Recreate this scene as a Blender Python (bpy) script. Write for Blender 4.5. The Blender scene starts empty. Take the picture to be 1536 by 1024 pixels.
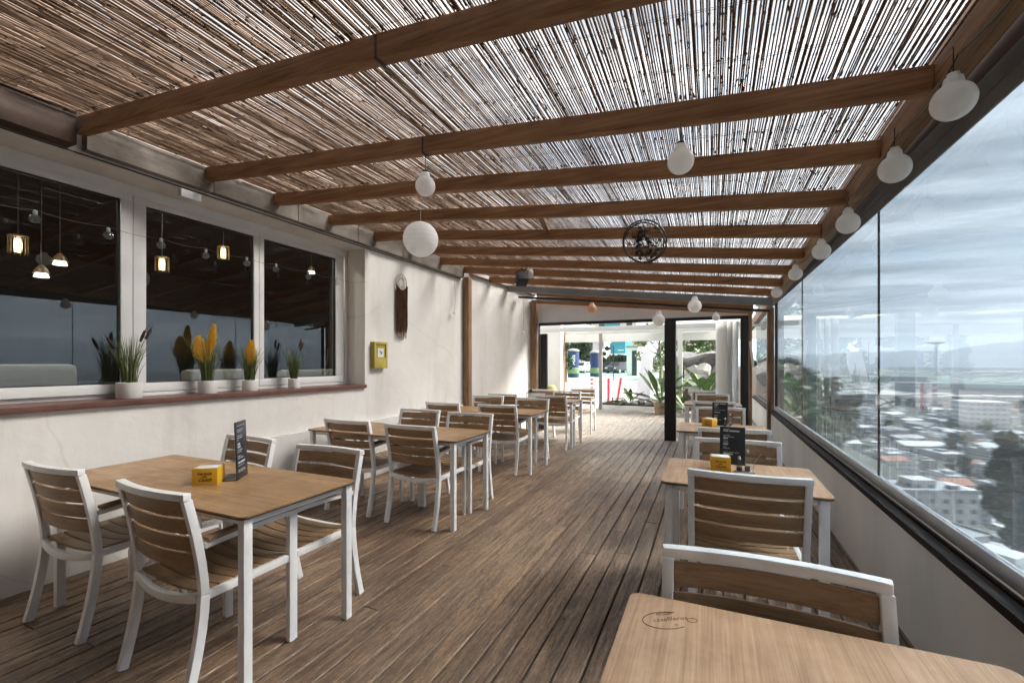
import bpy, bmesh, math, random
from mathutils import Vector, Matrix, Euler
R = math.radians
rnd = random.Random(7)
S = bpy.context.scene
COL = S.collection

# ------------------------------------------------------------------ camera
F_PX, YAW, CAM_H = 669.5, R(24.1), 1.385
cam = bpy.data.objects.new('camera', bpy.data.cameras.new('camera'))
COL.objects.link(cam); S.camera = cam
cam.data.sensor_width = 36.0
cam.data.lens = 36.0 * F_PX / 1536
cam.data.shift_y = 31.0 / 1536
cam.location = (0, 0, CAM_H)
cam.rotation_euler = (R(90), 0, YAW)
cam.data.clip_start = 0.05
cam.data.clip_end = 20000
sY, cY = math.sin(YAW), math.cos(YAW)

def wx(px, Y):
    """world x of the photo column px in the plane at distance Y"""
    t = (px - 768) / F_PX
    return Y * (t * cY - sY) / (t * sY + cY)
def wz(px, py, Y):
    X = wx(px, Y)
    d = -X * sY + Y * cY
    return CAM_H + (543 - py) * d / F_PX

# ------------------------------------------------------------------ materials
def mat(name):
    m = bpy.data.materials.new(name); m.use_nodes = True
    nt = m.node_tree; nt.nodes.clear()
    o = nt.nodes.new('ShaderNodeOutputMaterial')
    return m, nt, o
def N(nt, t, **k):
    n = nt.nodes.new(t)
    for a, b in k.items():
        if a in n.inputs.keys(): n.inputs[a].default_value = b
        else: setattr(n, a, b)
    return n
def L(nt, a, b): nt.links.new(a, b)
def ramp(nt, stops):
    r = nt.nodes.new('ShaderNodeValToRGB')
    e = r.color_ramp.elements
    while len(e) < len(stops): e.new(0.5)
    for i, (p, c) in enumerate(stops):
        e[i].position = p; e[i].color = (*c, 1) if len(c) == 3 else c
    return r
def coords(nt, scale=(1, 1, 1), obj=True):
    tc = nt.nodes.new('ShaderNodeTexCoord'); mp = nt.nodes.new('ShaderNodeMapping')
    mp.inputs['Scale'].default_value = scale
    L(nt, tc.outputs['Object' if obj else 'Generated'], mp.inputs['Vector'])
    return mp
def noisy(name, c1, c2, scale=4, rough=.6, bump=.0, bscale=None, stretch=(1, 1, 1), detail=6, metal=0, c3=None, spec=.5, rr=0, world=False):
    m, nt, o = mat(name)
    if world:
        g = nt.nodes.new('ShaderNodeNewGeometry'); mp = nt.nodes.new('ShaderNodeMapping'); mp.inputs['Scale'].default_value = stretch
        L(nt, g.outputs['Position'], mp.inputs['Vector'])
    else:
        mp = coords(nt, stretch)
    n = N(nt, 'ShaderNodeTexNoise', Scale=scale, Detail=detail, Roughness=.6)
    L(nt, mp.outputs[0], n.inputs['Vector'])
    stops = [(.32, c1), (.68, c2)] if c3 is None else [(.28, c1), (.5, c2), (.72, c3)]
    r = ramp(nt, stops); L(nt, n.outputs['Fac'], r.inputs[0])
    b = N(nt, 'ShaderNodeBsdfPrincipled', Roughness=rough, Metallic=metal)
    b.inputs['Specular IOR Level'].default_value = spec
    L(nt, r.outputs[0], b.inputs['Base Color'])
    if rr:
        mm = N(nt, 'ShaderNodeMapRange'); mm.inputs['To Min'].default_value = rough - rr; mm.inputs['To Max'].default_value = rough + rr
        L(nt, n.outputs['Fac'], mm.inputs[0]); L(nt, mm.outputs[0], b.inputs['Roughness'])
    if bump:
        n2 = N(nt, 'ShaderNodeTexNoise', Scale=bscale or scale * 6, Detail=4)
        L(nt, mp.outputs[0], n2.inputs['Vector'])
        bp = N(nt, 'ShaderNodeBump', Strength=bump, Distance=.01)
        L(nt, n2.outputs['Fac'], bp.inputs['Height']); L(nt, bp.outputs[0], b.inputs['Normal'])
    L(nt, b.outputs[0], o.inputs[0])
    return m
def emit(name, c, s):
    m, nt, o = mat(name); e = N(nt, 'ShaderNodeEmission', Strength=s); e.inputs[0].default_value = (*c, 1)
    L(nt, e.outputs[0], o.inputs[0]); return m
def wood(name, c1, c2, c3, axis='Y', scale=1.0, rough=.5, bump=.15, stretch=14, attr=False, spec=.4, wear=0):
    """grain running along one axis of the object"""
    m, nt, o = mat(name)
    sc = {'X': (1, stretch, stretch), 'Y': (stretch, 1, stretch), 'Z': (stretch, stretch, 1)}[axis]
    tc = nt.nodes.new('ShaderNodeTexCoord')
    vec = tc.outputs['Object']
    if attr:
        at = N(nt, 'ShaderNodeAttribute', attribute_name='rnd')
        cm = N(nt, 'ShaderNodeCombineXYZ')
        mu = N(nt, 'ShaderNodeMath', operation='MULTIPLY'); mu.inputs[1].default_value = 37.0
        L(nt, at.outputs['Fac'], mu.inputs[0])
        for k in range(3): L(nt, mu.outputs[0], cm.inputs[k])
        ad = N(nt, 'ShaderNodeVectorMath', operation='ADD')
        L(nt, vec, ad.inputs[0]); L(nt, cm.outputs[0], ad.inputs[1]); vec = ad.outputs[0]
    mp = nt.nodes.new('ShaderNodeMapping'); mp.inputs['Scale'].default_value = sc
    L(nt, vec, mp.inputs['Vector'])
    n = N(nt, 'ShaderNodeTexNoise', Scale=scale, Detail=8, Roughness=.65, Distortion=.6)
    L(nt, mp.outputs[0], n.inputs['Vector'])
    mp2 = nt.nodes.new('ShaderNodeMapping')
    mp2.inputs['Scale'].default_value = tuple(v * (5 if v > 1 else 1.5) for v in sc)
    L(nt, vec, mp2.inputs['Vector'])
    n2 = N(nt, 'ShaderNodeTexNoise', Scale=scale, Detail=3, Roughness=.5)
    L(nt, mp2.outputs[0], n2.inputs['Vector'])
    mx = N(nt, 'ShaderNodeMath', operation='MULTIPLY_ADD'); mx.inputs[1].default_value = .45
    L(nt, n2.outputs['Fac'], mx.inputs[0])
    m3 = N(nt, 'ShaderNodeMath', operation='MULTIPLY'); m3.inputs[1].default_value = .6
    L(nt, n.outputs['Fac'], m3.inputs[0]); L(nt, m3.outputs[0], mx.inputs[2])
    r = ramp(nt, [(.36, c1), (.52, c2), (.68, c3)]); L(nt, mx.outputs[0], r.inputs[0])
    col = r.outputs[0]
    if wear:
        wn = N(nt, 'ShaderNodeTexNoise', Scale=3.2, Detail=7, Roughness=.7); L(nt, tc.outputs['Object'], wn.inputs['Vector'])
        wr = ramp(nt, [(.35, (.80, .78, .76)), (.55, (1, 1, 1)), (.75, (1.08, 1.07, 1.05))]); L(nt, wn.outputs['Fac'], wr.inputs[0])
        wm = N(nt, 'ShaderNodeMix', data_type='RGBA', blend_type='MULTIPLY'); wm.inputs[0].default_value = wear
        L(nt, col, wm.inputs[6]); L(nt, wr.outputs[0], wm.inputs[7]); col = wm.outputs[2]
    b = N(nt, 'ShaderNodeBsdfPrincipled', Roughness=rough); b.inputs['Specular IOR Level'].default_value = spec
    L(nt, col, b.inputs['Base Color'])
    if wear:
        wq = N(nt, 'ShaderNodeMapRange'); wq.inputs['From Min'].default_value = .35; wq.inputs['From Max'].default_value = .7
        wq.inputs['To Min'].default_value = rough + .16; wq.inputs['To Max'].default_value = rough - .08; L(nt, wn.outputs['Fac'], wq.inputs[0]); L(nt, wq.outputs[0], b.inputs['Roughness'])
    bp = N(nt, 'ShaderNodeBump', Strength=bump, Distance=.004)
    L(nt, mx.outputs[0], bp.inputs['Height']); L(nt, bp.outputs[0], b.inputs['Normal'])
    L(nt, b.outputs[0], o.inputs[0])
    return m

def deck_material():
    m, nt, o = mat('weathered_deck')
    tc = nt.nodes.new('ShaderNodeTexCoord')
    at = N(nt, 'ShaderNodeAttribute', attribute_name='rnd')
    mu = N(nt, 'ShaderNodeMath', operation='MULTIPLY'); mu.inputs[1].default_value = 53.0
    L(nt, at.outputs['Fac'], mu.inputs[0])
    cm = N(nt, 'ShaderNodeCombineXYZ'); L(nt, mu.outputs[0], cm.inputs[0]); L(nt, mu.outputs[0], cm.inputs[1])
    ad = N(nt, 'ShaderNodeVectorMath', operation='ADD'); L(nt, tc.outputs['Object'], ad.inputs[0]); L(nt, cm.outputs[0], ad.inputs[1])
    mp = nt.nodes.new('ShaderNodeMapping'); mp.inputs['Scale'].default_value = (22, 1.6, 22); L(nt, ad.outputs[0], mp.inputs[0])
    g = N(nt, 'ShaderNodeTexNoise', Scale=1.6, Detail=9, Roughness=.72, Distortion=1.2); L(nt, mp.outputs[0], g.inputs['Vector'])
    mpk = nt.nodes.new('ShaderNodeMapping'); mpk.inputs['Scale'].default_value = (9, 1.7, 9); L(nt, ad.outputs[0], mpk.inputs[0])
    kn = N(nt, 'ShaderNodeTexVoronoi', Scale=.9); L(nt, mpk.outputs[0], kn.inputs['Vector'])
    kr = ramp(nt, [(.0, (0, 0, 0)), (.13, (1, 1, 1))]); L(nt, kn.outputs['Distance'], kr.inputs[0])
    fine = N(nt, 'ShaderNodeTexNoise', Scale=38, Detail=5, Roughness=.8)
    mpf = nt.nodes.new('ShaderNodeMapping'); mpf.inputs['Scale'].default_value = (3, .7, 3); L(nt, ad.outputs[0], mpf.inputs[0]); L(nt, mpf.outputs[0], fine.inputs['Vector'])
    s1 = N(nt, 'ShaderNodeMath', operation='MULTIPLY'); s1.inputs[1].default_value = .62; L(nt, g.outputs['Fac'], s1.inputs[0])
    s2 = N(nt, 'ShaderNodeMath', operation='MULTIPLY_ADD'); s2.inputs[1].default_value = .38; L(nt, fine.outputs['Fac'], s2.inputs[0]); L(nt, s1.outputs[0], s2.inputs[2])
    r = ramp(nt, [(.36, (.028, .017, .011)), (.46, (.135, .083, .050)), (.55, (.28, .185, .115)), (.67, (.47, .36, .25))])
    L(nt, s2.outputs[0], r.inputs[0])
    mk = N(nt, 'ShaderNodeMix', data_type='RGBA', blend_type='MULTIPLY'); mk.inputs[0].default_value = .75
    L(nt, r.outputs[0], mk.inputs[6]); L(nt, kr.outputs[0], mk.inputs[7])
    # per board tone
    pr = ramp(nt, [(0, (.76, .73, .70)), (.5, (1, 1, 1)), (1, (1.16, 1.12, 1.06))]); L(nt, at.outputs['Fac'], pr.inputs[0])
    mb = N(nt, 'ShaderNodeMix', data_type='RGBA', blend_type='MULTIPLY'); mb.inputs[0].default_value = 1
    L(nt, mk.outputs[2], mb.inputs[6]); L(nt, pr.outputs[0], mb.inputs[7])
    # worn greyish traffic patches
    w = N(nt, 'ShaderNodeTexNoise', Scale=.9, Detail=5, Roughness=.6); L(nt, tc.outputs['Object'], w.inputs['Vector'])
    wr = ramp(nt, [(.42, (.72, .70, .68)), (.62, (1.12, 1.1, 1.08))]); L(nt, w.outputs['Fac'], wr.inputs[0])
    mw = N(nt, 'ShaderNodeMix', data_type='RGBA', blend_type='MULTIPLY'); mw.inputs[0].default_value = 1
    L(nt, mb.outputs[2], mw.inputs[6]); L(nt, wr.outputs[0], mw.inputs[7])
    b = N(nt, 'ShaderNodeBsdfPrincipled', Roughness=.55); b.inputs['Specular IOR Level'].default_value = .6
    rr = N(nt, 'ShaderNodeMapRange'); rr.inputs['To Min'].default_value = .75; rr.inputs['To Max'].default_value = .34
    L(nt, s2.outputs[0], rr.inputs[0]); L(nt, rr.outputs[0], b.inputs['Roughness'])
    # boards turn greyer and paler with distance: far-end brightness painted into the colour
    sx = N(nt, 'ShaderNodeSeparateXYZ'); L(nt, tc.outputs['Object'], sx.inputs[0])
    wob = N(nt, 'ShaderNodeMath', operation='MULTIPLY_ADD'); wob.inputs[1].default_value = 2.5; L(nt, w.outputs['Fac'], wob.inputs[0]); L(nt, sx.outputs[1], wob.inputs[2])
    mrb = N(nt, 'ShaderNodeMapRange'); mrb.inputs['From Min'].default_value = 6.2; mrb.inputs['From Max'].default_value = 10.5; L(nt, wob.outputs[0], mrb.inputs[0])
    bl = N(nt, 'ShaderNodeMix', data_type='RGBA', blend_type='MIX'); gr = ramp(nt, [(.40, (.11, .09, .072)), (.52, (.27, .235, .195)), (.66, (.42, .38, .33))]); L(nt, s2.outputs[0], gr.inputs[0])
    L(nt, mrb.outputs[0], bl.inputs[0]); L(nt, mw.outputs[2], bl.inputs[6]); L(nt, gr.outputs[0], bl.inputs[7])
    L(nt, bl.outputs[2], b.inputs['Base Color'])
    bp = N(nt, 'ShaderNodeBump', Strength=.55, Distance=.004); L(nt, s2.outputs[0], bp.inputs['Height']); L(nt, bp.outputs[0], b.inputs['Normal'])
    L(nt, b.outputs[0], o.inputs[0])
    return m

def glass(name, tint, rough=0.0, ior=1.5, haze=0.0, hcol=(.8, .85, .9), clouded=0.0, minref=0.0, blur=0.0):
    m, nt, o = mat(name)
    t = N(nt, 'ShaderNodeBsdfTransparent'); t.inputs[0].default_value = (*tint, 1)
    gl = N(nt, 'ShaderNodeBsdfGlossy', Roughness=rough)
    fr = N(nt, 'ShaderNodeFresnel', IOR=ior)
    mx = N(nt, 'ShaderNodeMixShader')
    base = t.outputs[0]
    if blur:
        rf = N(nt, 'ShaderNodeBsdfRefraction', Roughness=.10, IOR=1.0008); rf.inputs[0].default_value = (*tint, 1)
        mbm = N(nt, 'ShaderNodeMixShader'); mbm.inputs[0].default_value = blur
        L(nt, t.outputs[0], mbm.inputs[1]); L(nt, rf.outputs[0], mbm.inputs[2]); base = mbm.outputs[0]
    if haze:
        tr = N(nt, 'ShaderNodeBsdfTranslucent'); tr.inputs[0].default_value = (*hcol, 1)
        df = N(nt, 'ShaderNodeBsdfDiffuse'); df.inputs[0].default_value = (*hcol, 1)
        m1 = N(nt, 'ShaderNodeMixShader'); m1.inputs[0].default_value = .4
        L(nt, tr.outputs[0], m1.inputs[1]); L(nt, df.outputs[0], m1.inputs[2])
        m2 = N(nt, 'ShaderNodeMixShader'); m2.inputs[0].default_value = haze
        if clouded:
            mp = coords(nt, (1, .6, 1.6)); n = N(nt, 'ShaderNodeTexNoise', Scale=1.3, Detail=5); L(nt, mp.outputs[0], n.inputs['Vector'])
            mr = N(nt, 'ShaderNodeMapRange'); mr.inputs['From Min'].default_value = .35; mr.inputs['From Max'].default_value = .7
            mr.inputs['To Min'].default_value = haze * (1 - clouded); mr.inputs['To Max'].default_value = haze * (1 + clouded)
            L(nt, n.outputs['Fac'], mr.inputs[0]); L(nt, mr.outputs[0], m2.inputs[0])
        L(nt, base, m2.inputs[1]); L(nt, m1.outputs[0], m2.inputs[2]); base = m2.outputs[0]
    fac = fr.outputs[0]
    if minref:
        mm = N(nt, 'ShaderNodeMath', operation='MAXIMUM'); mm.inputs[1].default_value = minref; L(nt, fac, mm.inputs[0]); fac = mm.outputs[0]
    ge = nt.nodes.new('ShaderNodeNewGeometry'); iv = N(nt, 'ShaderNodeMath', operation='SUBTRACT'); iv.inputs[0].default_value = 1.0; L(nt, ge.outputs['Backfacing'], iv.inputs[1])
    mf = N(nt, 'ShaderNodeMath', operation='MULTIPLY'); L(nt, fac, mf.inputs[0]); L(nt, iv.outputs[0], mf.inputs[1]); fac = mf.outputs[0]
    L(nt, fac, mx.inputs[0]); L(nt, base, mx.inputs[1]); L(nt, gl.outputs[0], mx.inputs[2])
    L(nt, mx.outputs[0], o.inputs[0])
    return m

def city_wall(name, c, cw=(.13, .145, .17), fx=3.2, fz=3.1, wfx=.45, wfz=.42):
    """painted wall with rows of dark windows, in object space"""
    m, nt, o = mat(name)
    tc = nt.nodes.new('ShaderNodeTexCoord'); sp = N(nt, 'ShaderNodeSeparateXYZ'); L(nt, tc.outputs['Object'], sp.inputs[0])
    sm = N(nt, 'ShaderNodeMath', operation='ADD'); L(nt, sp.outputs[0], sm.inputs[0]); L(nt, sp.outputs[1], sm.inputs[1])
    def band(src, per, frac):
        d = N(nt, 'ShaderNodeMath', operation='DIVIDE'); d.inputs[1].default_value = per; L(nt, src, d.inputs[0])
        f = N(nt, 'ShaderNodeMath', operation='FRACT'); L(nt, d.outputs[0], f.inputs[0])
        a = N(nt, 'ShaderNodeMath', operation='SUBTRACT'); a.inputs[1].default_value = .5; L(nt, f.outputs[0], a.inputs[0])
        b = N(nt, 'ShaderNodeMath', operation='ABSOLUTE'); L(nt, a.outputs[0], b.inputs[0])
        l = N(nt, 'ShaderNodeMath', operation='LESS_THAN'); l.inputs[1].default_value = frac / 2; L(nt, b.outputs[0], l.inputs[0])
        return l.outputs[0]
    k = N(nt, 'ShaderNodeMath', operation='MULTIPLY'); L(nt, band(sm.outputs[0], fx, wfx), k.inputs[0]); L(nt, band(sp.outputs[2], fz, wfz), k.inputs[1])
    n = N(nt, 'ShaderNodeTexNoise', Scale=.25, Detail=5); L(nt, tc.outputs['Object'], n.inputs['Vector'])
    r = ramp(nt, [(.3, tuple(v * .72 for v in c)), (.7, c)]); L(nt, n.outputs['Fac'], r.inputs[0])
    mx = N(nt, 'ShaderNodeMix', data_type='RGBA'); L(nt, k.outputs[0], mx.inputs[0]); L(nt, r.outputs[0], mx.inputs[6]); mx.inputs[7].default_value = (*cw, 1)
    b = N(nt, 'ShaderNodeBsdfPrincipled', Roughness=.8); L(nt, mx.outputs[2], b.inputs['Base Color']); L(nt, b.outputs[0], o.inputs[0])
    return m

def stucco():
    m, nt, o = mat('white_plaster')
    tc = nt.nodes.new('ShaderNodeTexCoord')
    n = N(nt, 'ShaderNodeTexNoise', Scale=.9, Detail=7, Roughness=.6); L(nt, tc.outputs['Object'], n.inputs['Vector'])
    r = ramp(nt, [(.3, (.68, .645, .61)), (.5, (.77, .745, .71)), (.7, (.82, .80, .77))]); L(nt, n.outputs['Fac'], r.inputs[0])
    # long vertical water streaks
    mp = nt.nodes.new('ShaderNodeMapping'); mp.inputs['Scale'].default_value = (2.2, 2.2, .28); L(nt, tc.outputs['Object'], mp.inputs[0])
    n2 = N(nt, 'ShaderNodeTexNoise', Scale=1.5, Detail=5, Roughness=.55); L(nt, mp.outputs[0], n2.inputs['Vector'])
    r2 = ramp(nt, [(.36, (.80, .77, .74)), (.5, (1, 1, 1))]); L(nt, n2.outputs['Fac'], r2.inputs[0])
    mx = N(nt, 'ShaderNodeMix', data_type='RGBA', blend_type='MULTIPLY'); mx.inputs[0].default_value = .5
    L(nt, r.outputs[0], mx.inputs[6]); L(nt, r2.outputs[0], mx.inputs[7])
    # hairline cracks
    v = N(nt, 'ShaderNodeTexVoronoi', Scale=.55, feature='DISTANCE_TO_EDGE')
    nn = N(nt, 'ShaderNodeTexNoise', Scale=3, Detail=4); L(nt, tc.outputs['Object'], nn.inputs['Vector'])
    va = N(nt, 'ShaderNodeMix', data_type='VECTOR'); va.inputs[0].default_value = .12
    L(nt, tc.outputs['Object'], va.inputs[4]); L(nt, nn.outputs['Color'], va.inputs[5]); L(nt, va.outputs[1], v.inputs['Vector'])
    rc = ramp(nt, [(.0, (.62, .58, .54)), (.0022, (1, 1, 1))]); L(nt, v.outputs['Distance'], rc.inputs[0])
    m2 = N(nt, 'ShaderNodeMix', data_type='RGBA', blend_type='MULTIPLY'); m2.inputs[0].default_value = .28
    L(nt, mx.outputs[2], m2.inputs[6]); L(nt, rc.outputs[0], m2.inputs[7])
    b = N(nt, 'ShaderNodeBsdfPrincipled', Roughness=.85); L(nt, m2.outputs[2], b.inputs['Base Color'])
    f = N(nt, 'ShaderNodeTexNoise', Scale=9, Detail=8, Roughness=.6); L(nt, tc.outputs['Object'], f.inputs['Vector'])
    bp = N(nt, 'ShaderNodeBump', Strength=.35, Distance=.012); L(nt, f.outputs['Fac'], bp.inputs['Height']); L(nt, bp.outputs[0], b.inputs['Normal'])
    L(nt, b.outputs[0], o.inputs[0])
    return m

M = {}
M['plaster'] = stucco()
M['parapet'] = noisy('parapet_paint', (.52, .50, .47), (.66, .645, .62), 1.3, .45, .12, stretch=(1, 1, .35), c3=(.74, .73, .71), rr=.12)
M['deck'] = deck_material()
M['white'] = noisy('white_powder_coat', (.77, .77, .765), (.86, .86, .86), 9, .38, 0, spec=.5)
M['pvc'] = noisy('white_window_frame', (.68, .68, .675), (.78, .78, .77), 2, .45)
M['slat'] = wood('brown_slat', (.22, .132, .064), (.31, .19, .098), (.37, .24, .135), 'X', 3, .55, .12, 12, attr=True)
M['top'] = wood('oak_laminate', (.30, .172, .095), (.40, .245, .145), (.50, .325, .205), 'Y', 2.2, .40, .06, 20, wear=.9)
M['top_dark'] = wood('worn_oak_laminate', (.25, .135, .058), (.36, .21, .10), (.45, .285, .15), 'X', 1.6, .32, .05, 9, wear=1.0)
M['edge'] = noisy('black_edge', (.018, .014, .012), (.03, .025, .02), 10, .5)
M['beam'] = wood('brown_beam', (.15, .064, .024), (.28, .132, .052), (.40, .21, .095), 'X', 1.8, .6, .3, 10, attr=True)
M['beamY'] = wood('brown_beam_long', (.16, .085, .045), (.28, .165, .09), (.42, .27, .17), 'Y', 1.8, .6, .3, 10)
M['beamZ'] = wood('brown_post', (.13, .075, .04), (.26, .15, .08), (.40, .26, .15), 'Z', 1.8, .6, .3, 10)
M['darkwood'] = noisy('dark_wood', (.045, .022, .012), (.085, .042, .022), 6, .6)
M['reed'] = wood('reed', (.050, .028, .018), (.16, .098, .062), (.37, .26, .185), 'Y', 4, .7, .2, 6, attr=True)
M['husk'] = noisy('reed_husk', (.05, .03, .02), (.12, .075, .05), 20, .9)
M['wire'] = noisy('wire', (.05, .045, .04), (.08, .07, .06), 20, .5)
M['black'] = noisy('black_metal', (.010, .010, .011), (.018, .018, .019), 4, .42)
M['blackmatte'] = noisy('black_matte', (.014, .014, .015), (.028, .028, .03), 8, .7)
M['railblack'] = noisy('brown_black_rail', (.010, .007, .006), (.024, .017, .014), 6, .75, spec=.2)
M['greymetal'] = noisy('grey_metal', (.16, .17, .18), (.23, .24, .25), 3, .45)
M['valance'] = noisy('dark_grey_vinyl', (.09, .092, .095), (.14, .143, .146), 3, .5)
M['alu'] = noisy('aluminium', (.40, .41, .42), (.52, .53, .54), 4, .35, metal=.5)
M['sill'] = noisy('red_brown_tile', (.095, .038, .028), (.16, .07, .052), 8, .45, .1)
M['cornice'] = noisy('cornice_plaster', (.13, .105, .085), (.30, .26, .225), 3, .8, .2)
M['pot'] = noisy('white_ceramic', (.70, .69, .67), (.78, .77, .75), 6, .4)
M['soil'] = noisy('soil', (.03, .02, .012), (.07, .05, .03), 30, .9, .4)
M['grass'] = noisy('grass_blade', (.05, .075, .018), (.16, .19, .06), 30, .6)
M['cattail'] = noisy('cattail_head', (.022, .010, .008), (.045, .022, .016), 40, .9)
M['plume'] = noisy('yellow_plume', (.78, .46, .03), (.95, .70, .14), 40, .9)
M['leaf'] = noisy('leaf', (.035, .075, .018), (.13, .21, .06), 9, .5, world=True)
M['leafpale'] = noisy('pale_leaf', (.10, .15, .06), (.26, .34, .16), 7, .5, world=True)
M['trunk'] = noisy('bark', (.09, .065, .045), (.2, .16, .12), 8, .9, .4)
M['lamp'] = None
M['paper'] = None
M['yellow'] = noisy('yellow_card', (.62, .34, .018), (.74, .43, .03), 3, .35)
M['napkin'] = noisy('napkin', (.74, .74, .73), (.82, .82, .81), 12, .9)
M['ink'] = noisy('dark_red_ink', (.07, .012, .008), (.10, .02, .012), 12, .6)
M['inkbrown'] = noisy('burnt_ink', (.07, .028, .012), (.10, .04, .018), 12, .7)
M['slate'] = noisy('navy_menu_board', (.018, .022, .030), (.030, .036, .046), 5, .35)
M['chalk'] = noisy('menu_print', (.50, .52, .54), (.62, .64, .66), 20, .7)
M['mustard'] = noisy('mustard_paint', (.42, .33, .05), (.55, .44, .10), 6, .45)
M['mustard2'] = noisy('mustard_flap', (.34, .26, .035), (.44, .34, .06), 6, .45)
M['labelwhite'] = noisy('label_white', (.72, .72, .70), (.8, .8, .78), 6, .5)
M['blueink'] = noisy('blue_ink', (.03, .05, .22), (.06, .09, .3), 6, .5)
M['macrame'] = noisy('brown_yarn', (.045, .020, .010), (.17, .085, .042), 60, .95, stretch=(1, 1, .08))
M['cream_string'] = noisy('cream_string', (.45, .40, .34), (.6, .55, .48), 30, .9)
M['glass_right'] = glass('terrace_glass', (.60, .65, .69), 0, 1.27, .04, (.66, .72, .78), .5, minref=.035, blur=.66)
M['glass_win'] = glass('window_glass', (.60, .62, .63), 0, 1.9, minref=.14)
M['clearglass'] = glass('clear_glass', (.88, .9, .9), .02, 1.5, .05)
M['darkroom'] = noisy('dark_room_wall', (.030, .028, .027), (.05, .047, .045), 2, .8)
M['sofa'] = noisy('cream_leather', (.42, .41, .37), (.52, .51, .47), 5, .5)
M['warmglow'] = emit('warm_lamp', (1.0, .70, .32), 7.0)
M['coolglow'] = emit('white_lamp', (1.0, .90, .72), 4.0)
M['added_glow'] = emit('added_light_glow', (1.0, .90, .74), 140.0)  # glow of the unseen discs added over the sofas
M['shade'] = noisy('brass_shade', (.10, .065, .03), (.2, .13, .06), 6, .4)
M['pavement'] = noisy('pale_concrete', (.50, .49, .47), (.62, .61, .59), .6, .8, .1, c3=(.56, .55, .53))
M['court'] = noisy('green_surface', (.22, .42, .35), (.30, .52, .44), .5, .8)
M['asphalt'] = noisy('asphalt', (.06, .06, .062), (.09, .09, .092), 2, .9)
M['terrain'] = noisy('hillside_ground', (.025, .038, .018), (.075, .08, .055), .09, .95, c3=(.19, .18, .16), detail=10)
M['hill'] = noisy('far_hill', (.022, .036, .034), (.045, .06, .052), .003, .95, detail=9)
M['rock'] = noisy('grey_rock', (.07, .07, .075), (.15, .15, .15), 2.4, .85, .8, c3=(.24, .235, .23))
M['rockpale'] = noisy('pale_rock', (.20, .20, .19), (.42, .41, .38), 3, .85, .8)
M['terracotta'] = noisy('tan_planter', (.36, .24, .16), (.48, .34, .24), 5, .8, .1)
M['whitewall'] = noisy('white_wall_paint', (.70, .69, .66), (.80, .79, .76), 1.5, .85, .1)  # plain white paint for outdoor walls and trim
M['redplastic'] = noisy('red_plastic', (.62, .03, .06), (.72, .06, .09), 5, .4)
M['navy'] = noisy('navy_cover', (.012, .025, .10), (.025, .045, .15), 5, .6)
M['teal'] = noisy('teal_cladding', (.012, .19, .25), (.02, .26, .33), .4, .5)
M['dgreen'] = noisy('dark_hedge', (.010, .028, .010), (.045, .08, .028), 3, .8, world=True)
M['carglass'] = noisy('car_glass', (.012, .014, .016), (.02, .022, .025), 3, .08)
M['tyre'] = noisy('tyre', (.012, .012, .012), (.02, .02, .02), 8, .8)
M['carwhite'] = noisy('car_paint_white', (.68, .68, .68), (.76, .76, .76), 2, .22)
M['carsilver'] = noisy('car_paint_silver', (.33, .34, .36), (.40, .41, .43), 2, .22, metal=.6)
M['cardark'] = noisy('car_paint_dark', (.02, .024, .03), (.03, .035, .042), 2, .2)
M['carlight'] = noisy('headlight', (.6, .6, .6), (.7, .7, .7), 2, .1)
M['olive'] = noisy('olive_jar', (.20, .19, .07), (.30, .28, .11), 6, .6)
M['canopy'] = noisy('white_canopy', (.68, .68, .66), (.78, .78, .76), 3, .7)
M['steelgrey'] = noisy('weathered_steel', (.22, .21, .19), (.36, .34, .31), 4, .6)
M['tarp'] = noisy('white_panel', (.66, .67, .70), (.76, .77, .80), 2, .6)
M['cream'] = city_wall('cream_facade', (.66, .62, .50), (.04, .05, .06), 3.4, 3.0, .42, .46)
for k, c in dict(cw=(.62, .62, .60), cc=(.55, .49, .40), cg=(.36, .37, .38), cb=(.44, .33, .25), cwh=(.72, .72, .71)).items():
    M[k] = city_wall('city_' + k, c)
M['r_grey'] = noisy('roof_grey', (.30, .31, .32), (.46, .47, .48), .08, .85)
M['r_white'] = noisy('roof_white', (.58, .58, .57), (.74, .74, .73), .08, .8)
M['r_terra'] = noisy('roof_terracotta', (.30, .14, .09), (.42, .22, .15), .1, .9)
M['r_dark'] = noisy('roof_dark', (.07, .075, .085), (.13, .135, .15), .08, .8)

def shell_mat(name, c, trans=.5, rough=.6):
    m, nt, o = mat(name)
    d = N(nt, 'ShaderNodeBsdfPrincipled', Roughness=rough); d.inputs['Base Color'].default_value = (*c, 1)
    t = N(nt, 'ShaderNodeBsdfTranslucent'); t.inputs[0].default_value = (*c, 1)
    x = N(nt, 'ShaderNodeMixShader'); x.inputs[0].default_value = trans
    mp = coords(nt); w = N(nt, 'ShaderNodeTexNoise', Scale=14, Detail=3); L(nt, mp.outputs[0], w.inputs['Vector'])
    bp = N(nt, 'ShaderNodeBump', Strength=.12, Distance=.01); L(nt, w.outputs['Fac'], bp.inputs['Height']); L(nt, bp.outputs[0], d.inputs['Normal'])
    L(nt, d.outputs[0], x.inputs[1]); L(nt, t.outputs[0], x.inputs[2]); L(nt, x.outputs[0], o.inputs[0])
    return m
M['lamp'] = shell_mat('opal_lamp', (.93, .92, .90), .62, .18)
M['paper'] = shell_mat('rice_paper', (.93, .93, .92), .62, .8)
M['peach'] = shell_mat('peach_lamp', (.80, .55, .38), .45, .5)
M['canopyt'] = shell_mat('canopy_cloth', (.78, .78, .76), .5, .8)

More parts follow.
